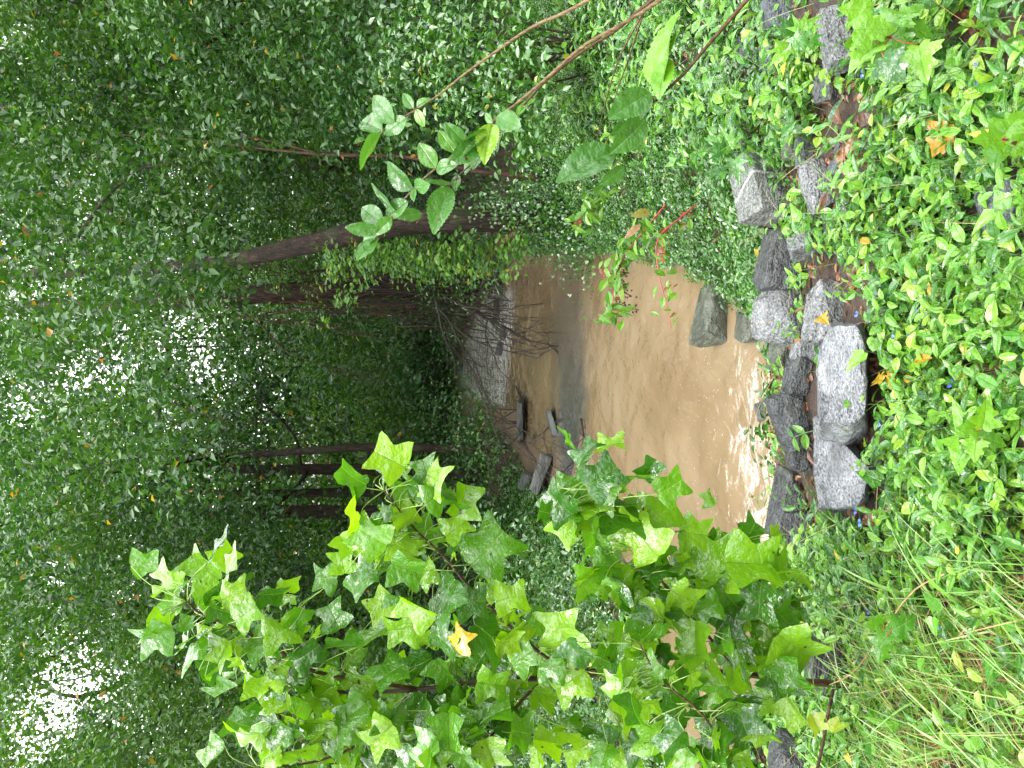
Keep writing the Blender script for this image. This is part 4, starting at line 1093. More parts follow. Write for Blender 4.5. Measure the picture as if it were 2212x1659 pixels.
# grass: green blades and straw
def blades(mb, x, y, L, w, lean, tint, seg=5, flat=0.0, droop=0.6):
    n = len(x); z = height(x, y)
    b0 = np.stack([x, y, z - 0.01], -1)
    d = np.stack([lean[0] + rng.normal(size=n) * 0.45, lean[1] + rng.normal(size=n) * 0.45, np.full(n, 1.0 - flat)], -1); d = norm(d)
    side = norm(np.cross(d, rdir(n)))
    Ls = L * rng.uniform(0.5, 1.25, n); ws = w * rng.uniform(0.6, 1.3, n)
    V = np.empty((n, (seg + 1) * 2, 3)); A = np.zeros((n, (seg + 1) * 2, 3))
    for k in range(seg + 1):
        u = k / seg
        c = b0 + d * (Ls * u)[:, None] + np.stack([d[:, 0], d[:, 1], np.full(n, -droop)], -1) * (Ls * 0.5 * u * u)[:, None]
        c[:, 2] = np.maximum(c[:, 2], z + 0.006 + 0.01 * u)
        ww = ws * (1 - u ** 2 * 0.92) * 0.5
        V[:, 2 * k] = c - side * ww[:, None]; V[:, 2 * k + 1] = c + side * ww[:, None]
        A[:, 2 * k:2 * k + 2, 1] = u
    A[:, :, 2] = np.broadcast_to(tint, (n,))[:, None]
    q = []
    for k in range(seg): q += [[2 * k, 2 * k + 1, 2 * k + 3], [2 * k, 2 * k + 3, 2 * k + 2]]
    mb.add(V.reshape(-1, 3), (np.array(q)[None] + (np.arange(n) * V.shape[1])[:, None, None]).reshape(-1, 3), A.reshape(-1, 3))
mb = MB()
x, y = scatter(20000, (-2.2, 0.7), (0.9, 4.2), lambda x, y, X, Y, sd: (sd > 0.7) & (rng.random(len(X)) < sstep(1200, 1480, Y + 0.25 * (X - 1950)) * sstep(1850, 2000, X)) & ~in_rock(x, y, 0.6))
n = len(x); k = int(n * 0.32)
blades(mb, x[:k], y[:k], 0.34, 0.006, (0.25, 0.25), 0.25 + rng.random(k) * 0.4)
blades(mb, x[k:2 * k], y[k:2 * k], 0.22, 0.0045, (0.1, 0.1), rng.random(k) * 0.7)
blades(mb, x[2 * k:], y[2 * k:], 0.26, 0.0042, (0, 0), 0.72 + 0.28 * rng.random(n - 2 * k), flat=0.82, droop=0.25)
x, y = scatter(900, (-2.2, 0.9), (0.9, 3.6), lambda x, y, X, Y, sd: (sd > 0.8) & (Y > 1150) & (X > 1830) & (rng.random(len(X)) < 0.35))
blades(mb, x, y, 0.36, 0.013, (0.3, 0.25), 0.35 + 0.22 * rng.random(len(x)), seg=6)
x, y = scatter(900, (-3.4, 3.2), (1.0, 4.4), lambda x, y, X, Y, sd: (sd > 0.8) & ~in_rock(x, y, 0.7))
blades(mb, x, y, 0.3, 0.003, (0, 0.1), 0.5 + 0.5 * rng.random(len(x)), flat=0.7, droop=0.3)
o = mb.build("grass", [M['grass']]); tag(o, "long green and straw coloured grass blades at the viewer's feet", "grass", kind="stuff")
# litter of small brown leaves
mb = MB()
x, y = scatter(14000, (-4, 4.5), (1.0, 6), lambda x, y, X, Y, sd: (sd > 0.15) & (rng.random(len(X)) < 0.45 + 0.5 * core(X, Y)) & ~in_rock(x, y, 0.6))
n = len(x); nr = tnormal(x, y)
put(mb, OVAL[1], np.stack([x, y, height(x, y) + rng.uniform(0.004, 0.03, n)], -1), norm(rng.normal(size=(n, 3)) * [1, 1, 0.2]), norm(nr + rng.normal(size=(n, 3)) * 0.35), rng.uniform(0.03, 0.075, n), rng.random(n))
x, y = scatter(7000, (-7, 1.0), (6.2, 14), lambda x, y, X, Y, sd: (sd > 0.3) & (x < 0.3) & (rng.random(len(X)) < 0.6))
n = len(x); nr = tnormal(x, y)
put(mb, OVAL[1], np.stack([x, y, height(x, y) + rng.uniform(0.004, 0.03, n)], -1), norm(rng.normal(size=(n, 3)) * [1, 1, 0.2]), norm(nr + rng.normal(size=(n, 3)) * 0.35), rng.uniform(0.04, 0.09, n), rng.random(n) * 0.8)
o = mb.build("leaf_litter", [M['dead']]); tag(o, "wet brown leaf litter on the bank soil", "leaf litter", kind="stuff")

# ------------------------------------------------------------------ single leaves lying about
def lying(D, mats, tms, label, cat, group, size, tint=(0, 1), lift=0.05):
    first = {}
    for k, (X, Y) in enumerate(D):
        p = hit(X, Y) + np.array([0, 0, lift]); p = p - norm(ray(X, Y)) * 0.02
        mb = MB()
        up = norm(np.array([0, -0.5, 0.9]) + rng.normal(size=3) * 0.3)
        a = rng.uniform(0, 6.28); tip = np.array([math.cos(a), math.sin(a), 0.1])
        put(mb, tms[k % len(tms)], np.zeros((1, 3)), tip, up, size * rng.uniform(0.75, 1.25), rng.uniform(*tint))
        o = mb.build("fallen_leaf", M[mats]); o.location = p
        tag(o, label, cat, group)
lying([(1832, 232), (1846, 312), (1880, 318), (1795, 192), (1858, 345), (1866, 300), (1900, 330), (1843, 268), (1812, 415), (1868, 270), (1925, 205), (2080, 280), (2130, 110), (1880, 240), (1898, 1100), (1890, 1115), (2160, 440), (2030, 1580), (2170, 1250), (1960, 1130), (1741, 745), (1756, 735), (2120, 330)],
      'dead', LANCE[:1] + OVAL, "wet reddish brown dead leaf among the bank stones and plants", "fallen leaf", "brown fallen leaves on the bank", 0.1)
lying([(1840, 685), (2090, 622), (1985, 822), (2055, 815), (2010, 815), (1935, 520), (1690, 545), (2060, 780)], 'yellow', MAPLE[1:] + OVAL[:1], "yellow fallen leaf blotched with brown on the green plants", "fallen leaf", "yellow fallen leaves on the bank", 0.06, (0, 0.55), 0.14)
lying([(2112, 272)], 'yellow', MAPLE[:1], "large orange brown maple leaf lying near the lime green seedling", "fallen leaf", None, 0.1, (0.55, 0.8), 0.1)
lying([(1692, 668)], 'yellow', LANCE[:1], "small orange leaf flake stuck on the blocky banded rock", "fallen leaf", None, 0.05, (0.8, 1.0), 0.12)
lying([(2012, 1300)], 'dead', ELM[:1], "grey brown pleated dried leaf beside the white scrap in the grass", "fallen leaf", None, 0.12, (0.9, 1.0), 0.08)

# dayflowers
FL = [(1768, 765), (1981, 678), (1932, 732), (1852, 678), (2055, 829), (1900, 913), (2103, 929), (1884, 973), (1946, 1013), (2120, 1047), (1961, 960), (1850, 1025), (1817, 1097), (1849, 1104), (1973, 1072), (2016, 1029),
      (1789, 141), (1849, 137), (1865, 158), (1876, 205), (2110, 141), (2117, 174), (2100, 386), (1859, 397), (1859, 1130), (1815, 1172), (1827, 1226), (1881, 1234), (1946, 1304), (1876, 1320), (1773, 1325), (1840, 1368), (2028, 1351), (1976, 1434), (2045, 1564), (1829, 1638), (1986, 1192)]
fm_ = None
for k, (X, Y) in enumerate(FL):
    g = hit(X, Y); v = norm(ray(X, Y)); p = g - v * 0.16
    if fm_ is None:
        root = thing("dayflower", tuple(p), "tiny blue two petalled dayflower among the bank plants", "flower", "blue dayflowers on the near bank")
        mb = MB()
        put(mb, ROUND[0], np.array([[0.002, 0, 0.0], [-0.002, 0, 0.0]]) + np.array(p), np.array([[0.8, -0.2, 0.55], [-0.8, -0.2, 0.55]]), np.array([[0, -1, 0.5], [0, -1, 0.5]]), 0.016, 0.5)
        pe = mb.build("petal", M['blue'], root)
        mb = MB(); tube(mb, smooth_line([p + [0, 0.0, 0.001], p + [0.004, 0.01, -0.03], p + [0.0, 0.02, -0.14]], 6), 0.0014, n=4)
        put(mb, OVAL[0], np.array([p + [0, 0.002, -0.006]]), [[0.3, -0.5, 0.5]], [[0, -0.3, 1]], 0.02, 0.3)
        st = mb.build("stem", M['stem_green'], root)
        fm_ = (root, pe, st)
    else:
        r2 = fm_[0].copy(); COL.objects.link(r2); r2.location = p; r2.rotation_euler = (rng.normal() * 0.3, rng.normal() * 0.3, rng.uniform(-0.9, 0.9))
        for c_ in fm_[1:]:
            d_ = c_.copy(); COL.objects.link(d_); d_.parent = r2

# ------------------------------------------------------------------ tulip tree sapling
sb = hit(1850, 1480); st_ = (sb - EYE) @ FWD
root = thing("tulip_tree_sapling", tuple(sb), "tulip tree sapling with large glossy lobed leaves in front of the creek", "sapling")
TD = 2.75
BR = {
 'trunk': ([(1850, 1480, st_), (1700, 1470, 3.25), (1600, 1455, 3.1), (1400, 1450, 3.0), (1180, 1465, 2.95), (1070, 1470, 2.9), (890, 1490, 2.9), (740, 1495, 2.9), (640, 1480, 2.85)], 0.017, 0.006),
 'top': ([(900, 1488, 2.9), (690, 1453, 2.75), (610, 1410, 2.7), (536, 1369, 2.65), (435, 1326, 2.6), (405, 1300, 2.58)], 0.008, 0.003),
 'mid': ([(1400, 1450, 3.0), (1300, 1445, 2.8), (1194, 1430, 2.65), (1026, 1279, 2.6), (969, 1212, 2.58), (896, 1142, 2.55), (830, 1060, 2.5)], 0.009, 0.0025),
 'low': ([(1600, 1455, 3.1), (1500, 1340, 2.8), (1438, 1266, 2.65), (1391, 1205, 2.6), (1330, 1100, 2.55), (1285, 1025, 2.5)], 0.007, 0.0025),
 'near': ([(1800, 1490, 3.25), (1745, 1720, 3.0), (1640, 1745, 2.8), (1571, 1655, 2.6), (1524, 1551, 2.5), (1428, 1467, 2.45), (1380, 1390, 2.45)], 0.007, 0.0025),
 'side': ([(890, 1490, 2.9), (820, 1580, 2.8), (700, 1640, 2.7), (560, 1660, 2.6)], 0.007, 0.003),
 'fork': ([(1180, 1465, 2.95), (1130, 1510, 2.8), (1050, 1600, 2.65), (960, 1660, 2.6)], 0.008, 0.003),
 'bank': ([(1640, 1462, 3.15), (1590, 1370, 2.95), (1560, 1270, 2.8), (1590, 1180, 2.75)], 0.006, 0.0025),
 'base': ([(1700, 1470, 3.25), (1660, 1400, 3.0), (1690, 1320, 2.9), (1760, 1390, 2.8)], 0.005, 0.0025)}
LV = [(840,990,112,-150),(760,1035,95,-160),(905,1055,80,-60),(945,1075,85,-30),(440,1225,120,-140),(470,1180,95,-60),(360,1255,85,-150),(335,1372,112,160),(415,1398,105,150),(500,1285,85,-30),(530,1325,85,-40),(480,1412,85,120),(560,1395,95,150),(600,1365,95,-20),
 (640,1345,75,-40),(590,1455,95,170),(690,1505,95,140),(620,1572,135,-150),(720,1592,105,-30),(530,1595,105,160),(460,1635,95,140),(760,1105,105,-120),(800,1160,115,-150),(870,1185,85,30),(740,1215,75,-100),(700,1250,80,180),(780,1250,95,150),(880,1230,105,20),(1000,1080,105,-70),
 (1050,1182,145,-50),(985,1140,85,-40),(900,1310,125,-160),(950,1292,145,130),(870,1362,105,170),(800,1372,115,160),(740,1392,115,-170),(720,1332,85,-120),(1062,1372,125,30),(990,1385,70,-80),(900,1442,105,150),(840,1452,105,160),(960,1452,95,60),(780,1472,105,-160),(860,1532,125,130),(1050,1542,135,-60),(970,1582,105,90),
 (920,1622,105,120),(1000,1642,85,60),(820,1592,105,140),(1040,1440,95,30),(1205,1092,105,-150),(1232,955,90,-130),(1262,975,85,-70),(1312,955,85,-40),(1300,1030,115,-40),(1280,1092,105,170),(1340,1112,145,0),(1405,1012,75,-60),(1450,1052,95,-30),(1430,1112,125,-20),(1500,1152,95,10),(1390,1172,125,-140),(1282,1252,115,170),(1340,1262,115,130),
 (1212,1362,130,-110),(1230,1472,115,150),(1190,1442,85,170),(1300,1422,95,-150),(1322,1482,95,160),(1382,1292,125,120),(1420,1332,115,80),(1390,1382,135,150),(1480,1292,95,30),(1545,1212,135,-10),(1625,1215,155,0),(1685,1242,125,30),(1690,1332,105,40),(1640,1302,115,100),(1530,1312,80,160),(1572,1352,95,90),
 (1722,1402,145,40),(1650,1402,115,120),(1560,1482,135,60),(1500,1452,135,140),(1600,1552,125,70),(1640,1592,95,40),(1540,1602,105,120),(1450,1602,105,140),(1382,1602,115,160),(1300,1562,115,-170),(1250,1622,105,150),(1180,1602,95,-160),(1480,1642,85,100),(1762,1562,62,60),(1802,1572,52,40),
 (650,1620,110,160),(580,1640,90,140),(770,1630,110,120),(700,1430,95,-150),(1100,1290,90,-20),(1130,1420,85,-40),(1600,1450,120,80),(1700,1460,110,60),(1650,1520,115,40),(1720,1540,105,60),(1580,1640,110,110),(1500,1540,115,130),(1450,1540,100,150),(1740,1480,95,30),(1500,1380,105,100),(1560,1400,95,120),(560,1560,95,160),(600,1600,95,130),(640,1560,90,-160),(690,1570,95,170),(760,1540,95,150),(800,1640,95,120),(840,1560,90,-150),(880,1580,95,140),(930,1540,95,-170),(880,1650,100,110),(940,1650,90,80),(1010,1540,95,20),(1060,1630,100,70),(1110,1640,90,100),(980,1500,90,-140),(920,1380,90,170),(860,1290,85,-170),(820,1310,85,150),(1020,1300,95,0),(960,1380,95,20),(1160,1650,95,90),(1220,1560,90,140),(1300,1640,95,120),(560,1480,90,-170),(660,1420,90,-20),(1350,1540,100,140),(1440,1400,110,50),(1470,1220,100,-20),(1420,1230,90,160),(1690,1480,105,60),(1120,1580,90,-160),(1350,1640,90,150)]
def near_branch(p):
    best = None
    for nm, ln in BL.items():
        d = np.linalg.norm(ln - p, axis=1); i = int(np.argmin(d))
        if best is None or d[i] < best[0]: best = (d[i], nm, ln[i])
    return best
BL = {}; WOOD = {}; FOL = {}
for nm, (pts, r0, r1) in BR.items():
    BL[nm] = smooth_line(pl(pts), 34)
    mb = MB(); tube(mb, BL[nm], np.linspace(r0, r1, 34), n=7, wob=0.12)
    WOOD[nm] = mb.build("trunk" if nm == 'trunk' else "branch", M['tulip_stem'], root)
    FOL[nm] = MB()
def tulip_leaf(c, dirv, size, tint, var, ti2=None):
    _, nm, bp_ = near_branch(c)
    nv = norm(np.array([0, -0.6, 0.6]) + rng.normal(size=3) * 0.55)
    base = c - dirv * size * 0.42
    put(FOL[nm], TULIP[var], base[None], dirv, nv, size, tint)
    mid = (base + bp_) / 2 + np.array([0, 0, 0.03])
    if np.linalg.norm(base - bp_) < 0.45:
        tube(FOL[nm], smooth_line([bp_, mid, base], 7), np.linspace(0.0022, 0.0013, 7), n=4, m=1)
for k, (X, Y, s, a) in enumerate(LV):
    z0 = P(X, Y, TD); _, nm, bp_ = near_branch(z0)
    t = (bp_ - EYE) @ FWD - rng.uniform(0.02, 0.18)
    c = P(X, Y, t); a = R(a)
    d = norm(math.cos(a) * DWN - math.sin(a) * RGT + FWD * rng.uniform(-0.5, 0.1))
    ti = rng.random() ** 1.3 * 0.88
    if (X, Y) == (990, 1385): ti = 0.975
    if X > 1755: ti = 0.93
    tulip_leaf(c, d, s / FPX * t * 0.83, ti, rng.integers(0, 5))
for k in range(520):
    nm = list(BL)[rng.integers(0, len(BL))]; i = rng.integers(10, 34); bp_ = BL[nm][i]
    off = rdir(1, 0.1)[0] * rng.uniform(0.05, 0.24) + np.array([0, 0.05, 0])
    d = norm(off + rng.normal(size=3) * 0.4 + [0, -0.1, -0.2])
    Xq, Yq, tq = proj(bp_ + off)
    if Xq[0] > 1740 or (Yq[0] < 1010): continue
    tulip_leaf(bp_ + off, d, rng.uniform(0.06, 0.135), rng.random() * 0.88, rng.integers(0, 5))
for nm in BL:
    if WOOD[nm] and FOL[nm].v: FOL[nm].build("foliage", [M['tulip'], M['petiole']], WOOD[nm])

# ------------------------------------------------------------------ elm twigs reaching in from the right
def zc(cx_, cy_, t): return P(735 + cx_ * 0.3348, cy_ * 0.3348, t)
def elm(label, pts, r0, r1, leaves, t0, t1, mat, ext=None, cat="branch"):
    n = len(pts)
    W = [zc(a, c, t0 + (t1 - t0) * i / (n - 1)) for i, (a, c) in enumerate(pts)]
    W = [W[0] + (W[0] - W[1]) * 1.5] + W
    ln = smooth_line(W, 40)
    root = thing("elm_twig", tuple(W[0]), label, cat)
    mb = MB(); tube(mb, ln, np.linspace(r0, r1, 40), n=7, wob=0.15)
    mb.build("stem", mat, root)
    if leaves:
        mb = MB()
        for k, (ax, ay, bx, by, ti) in enumerate(leaves):
            i = int(np.argmin(np.linalg.norm(ln - zc(ax, ay, (t0 + t1) / 2), axis=1)))
            tt = (ln[i] - EYE) @ FWD - 0.01
            a = zc(ax, ay, tt); e = zc(bx, by, tt + rng.uniform(-0.05, 0.03)); d = e - a
            nv = norm(np.array([0, -0.75, 0.55]) + rng.normal(size=3) * 0.35)
            put(mb, ELM[k % 3], a[None], d, nv, np.linalg.norm(d) * 1.05, ti)
            tube(mb, np.array([ln[i], (ln[i] + a) / 2, a]), 0.0011, n=4, m=1)
        mb.build("foliage", [M['elm'], M['elm_twig']], root)
elm("upper tan twig with a few serrated leaves, one browned at its tip", [(1600, 0), (1450, 80), (1290, 150), (1180, 210), (980, 350), (800, 480), (640, 610), (480, 715), (350, 785), (270, 850), (180, 960)], 0.0042, 0.0014,
    [(470, 700, 400, 605, .5), (495, 690, 555, 630, .6), (490, 705, 535, 815, .85), (350, 785, 190, 625, .3), (270, 850, 110, 735, .3), (430, 760, 280, 860, .5), (265, 860, 95, 1060, .5), (160, 900, 95, 905, .3)], 1.62, 1.75, M['elm_twig'])
elm("middle tan twig bearing the longest row of serrated leaves", [(2050, 10), (1960, 70), (1830, 150), (1580, 290), (1350, 490), (1150, 660), (1000, 770), (890, 880), (740, 995), (600, 1100), (470, 1220), (350, 1370), (270, 1490), (220, 1560)], 0.0046, 0.0014,
    [(985, 790, 925, 735, .6), (985, 800, 915, 990, .92), (1010, 755, 1145, 805, .4), (950, 850, 785, 880, .15), (945, 870, 790, 940, .2), (740, 985, 640, 840, .6), (800, 915, 690, 812, .3), (890, 930, 735, 1030, .2), (615, 1085, 508, 925, .6), (620, 1095, 725, 1055, .5), (470, 1220, 280, 1080, .15), (480, 1205, 560, 1195, .5), (478, 1215, 465, 1290, .5),
     (440, 1300, 275, 1395, .4), (350, 1355, 190, 1200, .1), (278, 1450, 125, 1330, .1), (330, 1405, 225, 1505, .55), (245, 1480, 40, 1480, .2), (235, 1545, 105, 1650, .3), (240, 1520, 110, 1600, .3)], 1.6, 1.72, M['elm_twig'])
elm("lower brown twig running close under the long leafy one, with ragged leaves", [(1990, 20), (1900, 90), (1790, 190), (1540, 350), (1310, 540), (1130, 740), (1000, 880), (880, 1020), (720, 1180), (640, 1270), (490, 1440)], 0.0042, 0.001,
    [(1190, 700, 1250, 610, .8), (1150, 745, 1195, 650, .7), (1040, 850, 1000, 960, .4), (930, 990, 850, 1060, .4), (870, 1030, 780, 1110, .5), (720, 1180, 540, 1170, .15), (760, 1130, 735, 1215, .4), (705, 1210, 590, 1440, .5), (525, 1375, 370, 1395, .3)], 1.66, 1.8, M['brown_twig'])
elm("dark brown drooping twig with big toothed leaves over the right bank", [(2640, -20), (2400, 260), (2212, 480), (2040, 640), (1930, 760), (1790, 970), (1740, 1130), (1650, 1230)], 0.005, 0.0012,
    [(2000, 600, 1765, 725, .2), (2080, 590, 2050, 80, .85), (2110, 350, 2170, 200, .3), (2120, 380, 2040, 600, .8), (1960, 720, 2060, 590, .6), (1880, 820, 1765, 850, .2), (1970, 770, 1790, 965, .35), (1775, 985, 1435, 1085, .05), (1830, 990, 1750, 1080, .35), (1835, 1075, 1700, 1195, .35), (1720, 1190, 1610, 1245, .2), (2010, 640, 1930, 760, .5)], 1.55, 1.7, M['brown_twig'])
elm("bare thin brown switch hanging nearest the long drooping leaves", [(1990, 20), (1830, 310), (1760, 490), (1690, 740), (1650, 940)], 0.0028, 0.001, None, 1.75, 2.1, M['brown_twig'], cat="switch")
elm("second bare brown switch crossing behind the first one", [(1960, 70), (1860, 380), (1820, 490), (1770, 640), (1730, 810)], 0.0026, 0.0009, None, 1.8, 2.15, M['brown_twig'], cat="switch")

# ------------------------------------------------------------------ smaller plants with a shape of their own
def seedling(label, X, Y, leaves, t, tms, mat, size):
    g = hit(X, Y); b0 = g
    root = thing("maple_seedling" if tms is MAPLE else "sweetgum_seedling", tuple(b0), label, "seedling")
    top = np.mean([P(a, c, t) for a, c, *_ in leaves], axis=0)
    ms = MB(); tube(ms, smooth_line([b0, (b0 + top) / 2 + [0.02, 0, 0.02], top], 10), np.linspace(0.004, 0.002, 10), n=5)
    ml = MB()
    for k, (a, c, ang) in enumerate(leaves):
        p = P(a, c, t + rng.uniform(-0.08, 0.08)); an = R(ang)
        d = norm(math.cos(an) * DWN - math.sin(an) * RGT - FWD * 0.25)
        b_ = p - d * size * 0.45
        put(ml, tms[k % len(tms)], b_[None], d, norm(np.array([0, -0.55, 0.75]) + rng.normal(size=3) * 0.25), size * rng.uniform(0.85, 1.15), rng.random() * 0.85)
        tube(ms, smooth_line([top, (top + b_) / 2 + [0, 0, 0.015], b_], 6), 0.0013, n=4)
    ms.build("stem", M['red_stem'] if tms is MAPLE else M['stem_green'], root)
    ml.build("foliage", [M[mat]], root)
seedling("maple seedling with broad dark spotted leaves over the light granite rock", 1900, 110, [(1885, 60, 0), (1940, 90, 40), (1955, 30, -40), (1870, 110, 150), (1930, 150, 60), (1990, 130, 90), (1850, 20, 180), (1980, 60, 10)], 2.25, MAPLE, 'cover', 0.11)
seedling("lime green lobed seedling at the viewer's feet near the orange leaf", 2170, 300, [(2140, 300, 180), (2185, 265, -60), (2195, 320, 30), (2150, 340, 120), (2215, 290, 0)], 1.7, MAPLE, 'maple', 0.065)
seedling("lime green lobed seedling among dayflowers in front of the low slab", 2115, 940, [(2095, 925, 180), (2130, 900, -80), (2140, 950, 20), (2105, 970, 110)], 1.75, MAPLE, 'maple', 0.06)
seedling("pale star leaved seedling on the right bank above the quartz veined boulder", 1600, 350, [(1550, 325, 180), (1590, 365, 90), (1570, 300, -120), (1545, 370, 150)], 3.6, STAR, 'cover', 0.12)
seedling("star leaved seedling beside the slate wedge on the bank", 1720, 80, [(1700, 60, 180), (1730, 100, 60), (1745, 50, -40), (1760, 90, 20), (1690, 110, 140)], 2.9, STAR, 'cover', 0.11)
seedling("toothed leafed seedling standing in the grass beside the white scrap", 1940, 1370, [(1890, 1350, 180), (1905, 1400, 120), (1950, 1350, -30), (1960, 1420, 60), (1915, 1375, 150)], 2.55, MAPLE, 'maple', 0.08)

# pokeweed leaning over the water
def poke(label, pts, leaves, berries, t, r=0.008):
    W = pl([(a, c, t) for a, c in pts])
    root = thing("pokeweed", tuple(W[0]), label, "weed")
    ln = smooth_line(W, 24); mb = MB(); tube(mb, ln, np.linspace(r, r * 0.3, 24), n=6)
    for (a, c, b2_, c2) in berries:
        tube(mb, pl([(a, c, t), (b2_, c2, t)]), 0.003, n=4)
    mb.build("stem", M['red_stem'], root)
    mb = MB()
    for k, (X, Y, s, ang, ti) in enumerate(leaves):
        an = R(ang); d = norm(math.cos(an) * DWN - math.sin(an) * RGT + FWD * rng.uniform(-0.5, 0.2)); p = P(X, Y, t + rng.uniform(-0.15, 0.15))
        put(mb, ELM[k % 3] if s > 60 else OVAL[k % 3], (p - d * s / FPX * t * 0.4)[None], d, norm(np.array([0, -0.5, 0.8]) + rng.normal(size=3) * 0.4), s / FPX * t, ti)
    mb.build("foliage", [M['redleaf']], root)
    if berries:
        ic = bmesh.new(); bmesh.ops.create_icosphere(ic, subdivisions=1, radius=1.0)
        iv = np.array([v.co[:] for v in ic.verts]); jf = np.array([[v.index for v in f.verts] for f in ic.faces]); ic.free()
        for (a, c, b2_, c2) in berries:
            mb = MB(); tube(mb, pl([(a, c, t), (b2_, c2, t)]), 0.004, n=5)
            for q in range(26):
                u = rng.random(); p = P(a + (b2_ - a) * u + rng.normal() * 5, c + (c2 - c) * u + rng.normal() * 5, t + rng.normal() * 0.02)
                mb.add(p + iv * rng.uniform(0.006, 0.01), jf)
            mb.build("berry_string", M['berry'], root)
def lf(lst, n, s, red=0.2):
    o = []
    for (X0, Y0, X1, Y1) in lst:
        for k in range(n):
            u = rng.random()
            o.append((X0 + (X1 - X0) * u + rng.normal() * 16, Y0 + (Y1 - Y0) * u + rng.normal() * 14, s * rng.uniform(0.6, 1.2), rng.uniform(0, 360), rng.uniform(0.72, 1) if rng.random() < red else rng.uniform(0, 0.65)))
    return o
poke("pokeweed stalk with dark berry strings leaning over the brown water", [(1440, 440), (1390, 500), (1345, 560), (1325, 620), (1335, 690)], lf([(1400, 480, 1330, 600), (1320, 600, 1340, 690)], 34, 30, 0.08), [(1322, 585, 1360, 590), (1325, 620, 1365, 640), (1330, 655, 1380, 670), (1320, 600, 1350, 615)], 6.3)
poke("red stalked pokeweed with reddish leaves, the stalk nearer the green boulder", [(1520, 430), (1470, 470), (1420, 520), (1425, 600), (1440, 660), (1450, 710)], lf([(1480, 460, 1420, 540), (1420, 540, 1445, 690)], 20, 26, 0.3) + [(1370, 495, 44, 150, .8), (1430, 545, 42, 90, .9), (1390, 460, 44, 170, .7)], [], 6.0)
poke("small yellowish green weed arching above the creek edge beside the ivy", [(1290, 430), (1262, 450), (1250, 500)], lf([(1290, 430, 1250, 500)], 40, 28, 0.02), [], 7.6, 0.006)

# twigs, stick with fungi, scrap of litter
mb = MB(); W = pl([(1600, 272, 4.3), (1700, 280, 4.0), (1800, 284, 3.6), (1960, 288, 3.1)])
tube(mb, smooth_line(W, 16), np.linspace(0.004, 0.008, 16), n=6, wob=0.2)
for (a, c, b_, d_) in [(1665, 278, 1668, 215), (1730, 281, 1770, 240), (1850, 286, 1870, 200), (1640, 275, 1625, 300)]:
    t = np.interp(a, [1600, 1960], [4.3, 3.1]); tube(mb, smooth_line(pl([(a, c, t), ((a + b_) / 2, (c + d_) / 2 - 4, t), (b_, d_, t)]), 7), np.linspace(0.004, 0.002, 7), n=5)
tag(mb.build("twig", M['brown_twig']), "thin straight brown twig with side shoots standing across the bank rocks", "twig")
mb = MB(); W = [hit(1690, 470) + [0, -0.02, 0.22]] + pl([(1700, 520, 4.25), (1708, 560, 4.2), (1716, 632, 4.15)])
sroot = thing("rotten_stick", tuple(W[1]), "dark stick lying on the ridged boulder with a row of pale beads along it", "stick")
tube(mb, smooth_line(W, 14), np.linspace(0.012, 0.017, 14), n=7, wob=0.2)
mb.build("stick", M['twig'], sroot)
bm = bmesh.new(); bmesh.ops.create_icosphere(bm, subdivisions=2, radius=0.011)
for v in bm.verts: v.co.z *= 0.75
me = bpy.data.meshes.new("fungus"); bm.to_mesh(me); bm.free(); me.materials.append(M['fungus'])
for p_ in me.polygons: p_.use_smooth = True
for k, Y in enumerate([561, 567, 572, 576, 581, 589, 595, 602, 607, 615, 622]):
    o = bpy.data.objects.new("fungus", me); COL.objects.link(o); o.parent = sroot
    p = P(1712 + (Y - 561) * 0.06 + rng.normal() * 0.8, Y, 4.12); o.location = Vector(p) - sroot.location; o.scale = (1, 1, 1) if k % 3 else (1.2, 1.1, 1.1)
mb = MB(); W = pl([(1665, 765, 5.0), (1690, 745, 4.9), (1705, 735, 4.8)])
tube(mb, W, 0.014, n=6, wob=0.2); tag(mb.build("stick", M['twig']), "short black stick propped on the flat greenish wedge rock", "stick")
mb = MB(); W = pl([(1820, 470, 3.7), (1850, 440, 3.6), (1890, 400, 3.4), (1940, 370, 3.2)])
tube(mb, smooth_line(W, 10), 0.0035, n=5); tag(mb.build("stem", M['stem_straw']), "pale straw coloured dry stem slanting past the half buried stone", "stem")
mb = MB(); W = pl([(1790, 1480, 3.3), (1850, 1445, 3.0), (1960, 1290, 2.6), (2040, 1240, 2.4)])
tube(mb, smooth_line(W, 12), 0.0028, n=5); tag(mb.build("stem", M['stem_straw']), "long brown dry stem slanting over the grass beside the white scrap", "stem")
c = hit(1950, 1352) + np.array([0, -0.03, 0.06])
root = thing("litter_scrap", tuple(c), "crumpled white and mauve plastic scrap with blue edge marks in the grass", "litter")
def quadpatch(pts, n=7, amp=0.004):
    a, b_, c_, d_ = [np.array(p) for p in pts]; V = []; F = []
    for i in range(n):
        for j in range(n):
            u, v = i / (n - 1), j / (n - 1)
            p = (a * (1 - u) + b_ * u) * (1 - v) + (d_ * (1 - u) + c_ * u) * v
            V.append(p + rng.normal(size=3) * amp * 0.5 + np.array([0, 0, amp * 2 * math.sin(u * 5 + v * 3)]))
    for i in range(n - 1):
        for j in range(n - 1):
            k = i * n + j; F += [[k, k + 1, k + n + 1], [k, k + n + 1, k + n]]
    return V, F
tt = (c - EYE) @ FWD
def sp_(X, Y): return P(X, Y, tt + (Y - 1350) * 0.0006)
mb = MB(); V, F = quadpatch([sp_(1937, 1335), sp_(1963, 1330), sp_(1960, 1360), sp_(1938, 1362)]); mb.add(V, F); mb.build("white_face", M['white'], root)
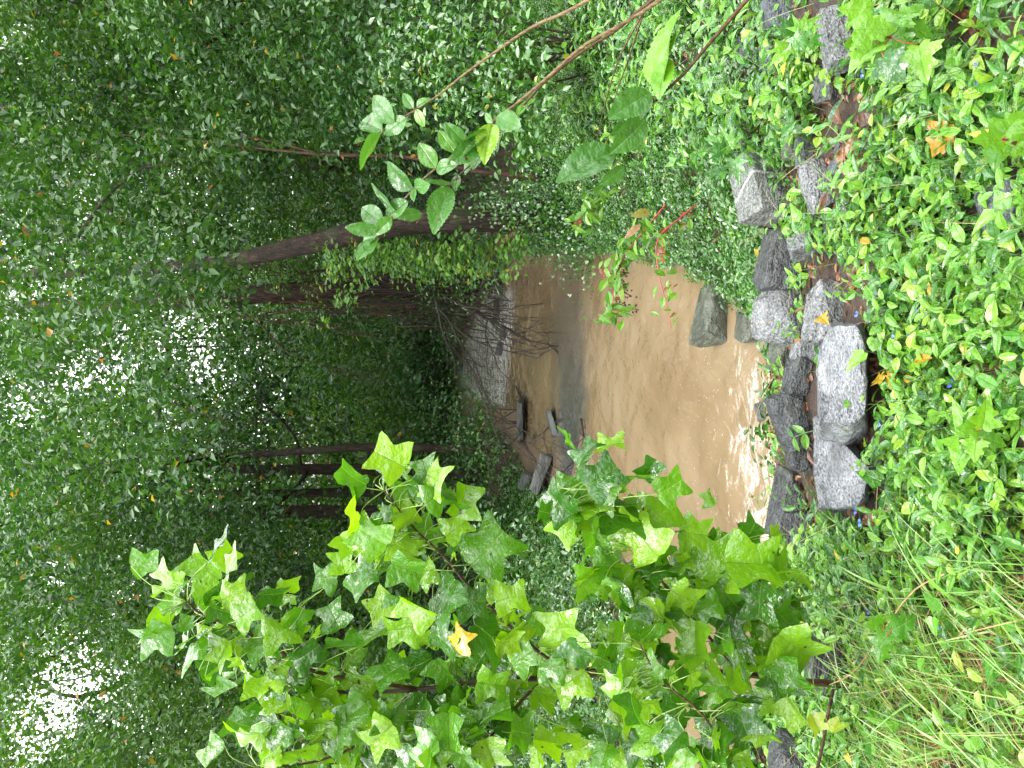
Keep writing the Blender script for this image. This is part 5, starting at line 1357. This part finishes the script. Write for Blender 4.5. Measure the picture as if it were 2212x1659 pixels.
mb = MB(); V, F = quadpatch([sp_(1938, 1363), sp_(1960, 1361), sp_(1952, 1385), sp_(1936, 1392)]); mb.add(V, F); mb.build("mauve_face", M['pink'], root)
mb = MB()
for k in range(9):
    yy = 1335 + k * 5.5; xx = 1964 - 0.12 * max(0, yy - 1350)
    V, F = quadpatch([sp_(xx - 4, yy), sp_(xx + 4, yy + 2), sp_(xx + 4, yy + 4.5), sp_(xx - 4, yy + 2.5)], 3, 0.001); mb.add(np.array(V) - 0.004 * FWD, F)
mb.build("edge_marks", M['purple'], root)

# leafy trailing shoots in front of the rocks
def trail(label, pts, t, n, ls, tm):
    W = pl([(a, c, t + k * 0.02) for k, (a, c) in enumerate(pts)])
    root = thing("trailing_shoot", tuple(W[0]), label, "shoot")
    ln = smooth_line(W, 30); mb = MB(); tube(mb, ln, np.linspace(0.0035, 0.0018, 30), n=5); mb.build("stem", M['stem_green'], root)
    mb = MB()
    for k in range(n):
        i = int(3 + 26 * k / max(1, n - 1)); d0 = norm(ln[min(i + 1, 29)] - ln[i - 1])
        for s_ in (-1, 1):
            sd2 = norm(np.cross(d0, [0, -0.5, 0.8])) * s_
            put(mb, tm[k % len(tm)], ln[i][None] , norm(sd2 + d0 * 0.5 + rng.normal(size=3) * 0.15), norm(np.array([0, -0.5, 0.8]) + rng.normal(size=3) * 0.25), ls * rng.uniform(0.8, 1.2), rng.random() * 0.7)
    mb.build("foliage", [M['cover']], root)
trail("shoot of paired oval leaves hanging across the mottled dark rock", [(1722, 830), (1700, 812), (1688, 830), (1712, 858), (1745, 885)], 4.3, 6, 0.06, ROUND)
trail("leafy shoot curling by the waterline over the mottled rock's left side", [(1740, 885), (1705, 900), (1690, 925), (1700, 940)], 4.25, 4, 0.06, ROUND)
trail("long pale green stem with few leaves crossing the long pale slab", [(1930, 880), (1860, 905), (1800, 920), (1740, 935), (1715, 945)], 3.5, 5, 0.07, OVAL)
trail("upright shoot with a blue flower in front of the long pale slab", [(1870, 800), (1830, 780), (1790, 775), (1770, 768)], 3.3, 4, 0.06, OVAL)
trail("slender shoot with narrow leaves beside the crumpled blue grey rock", [(1960, 400), (1900, 380), (1860, 350), (1820, 300), (1790, 270)], 3.0, 5, 0.12, LANCE)
trail("leaning dayflower shoot left of the low rough slab", [(1900, 1170), (1850, 1150), (1800, 1125), (1760, 1110)], 3.4, 5, 0.065, OVAL)
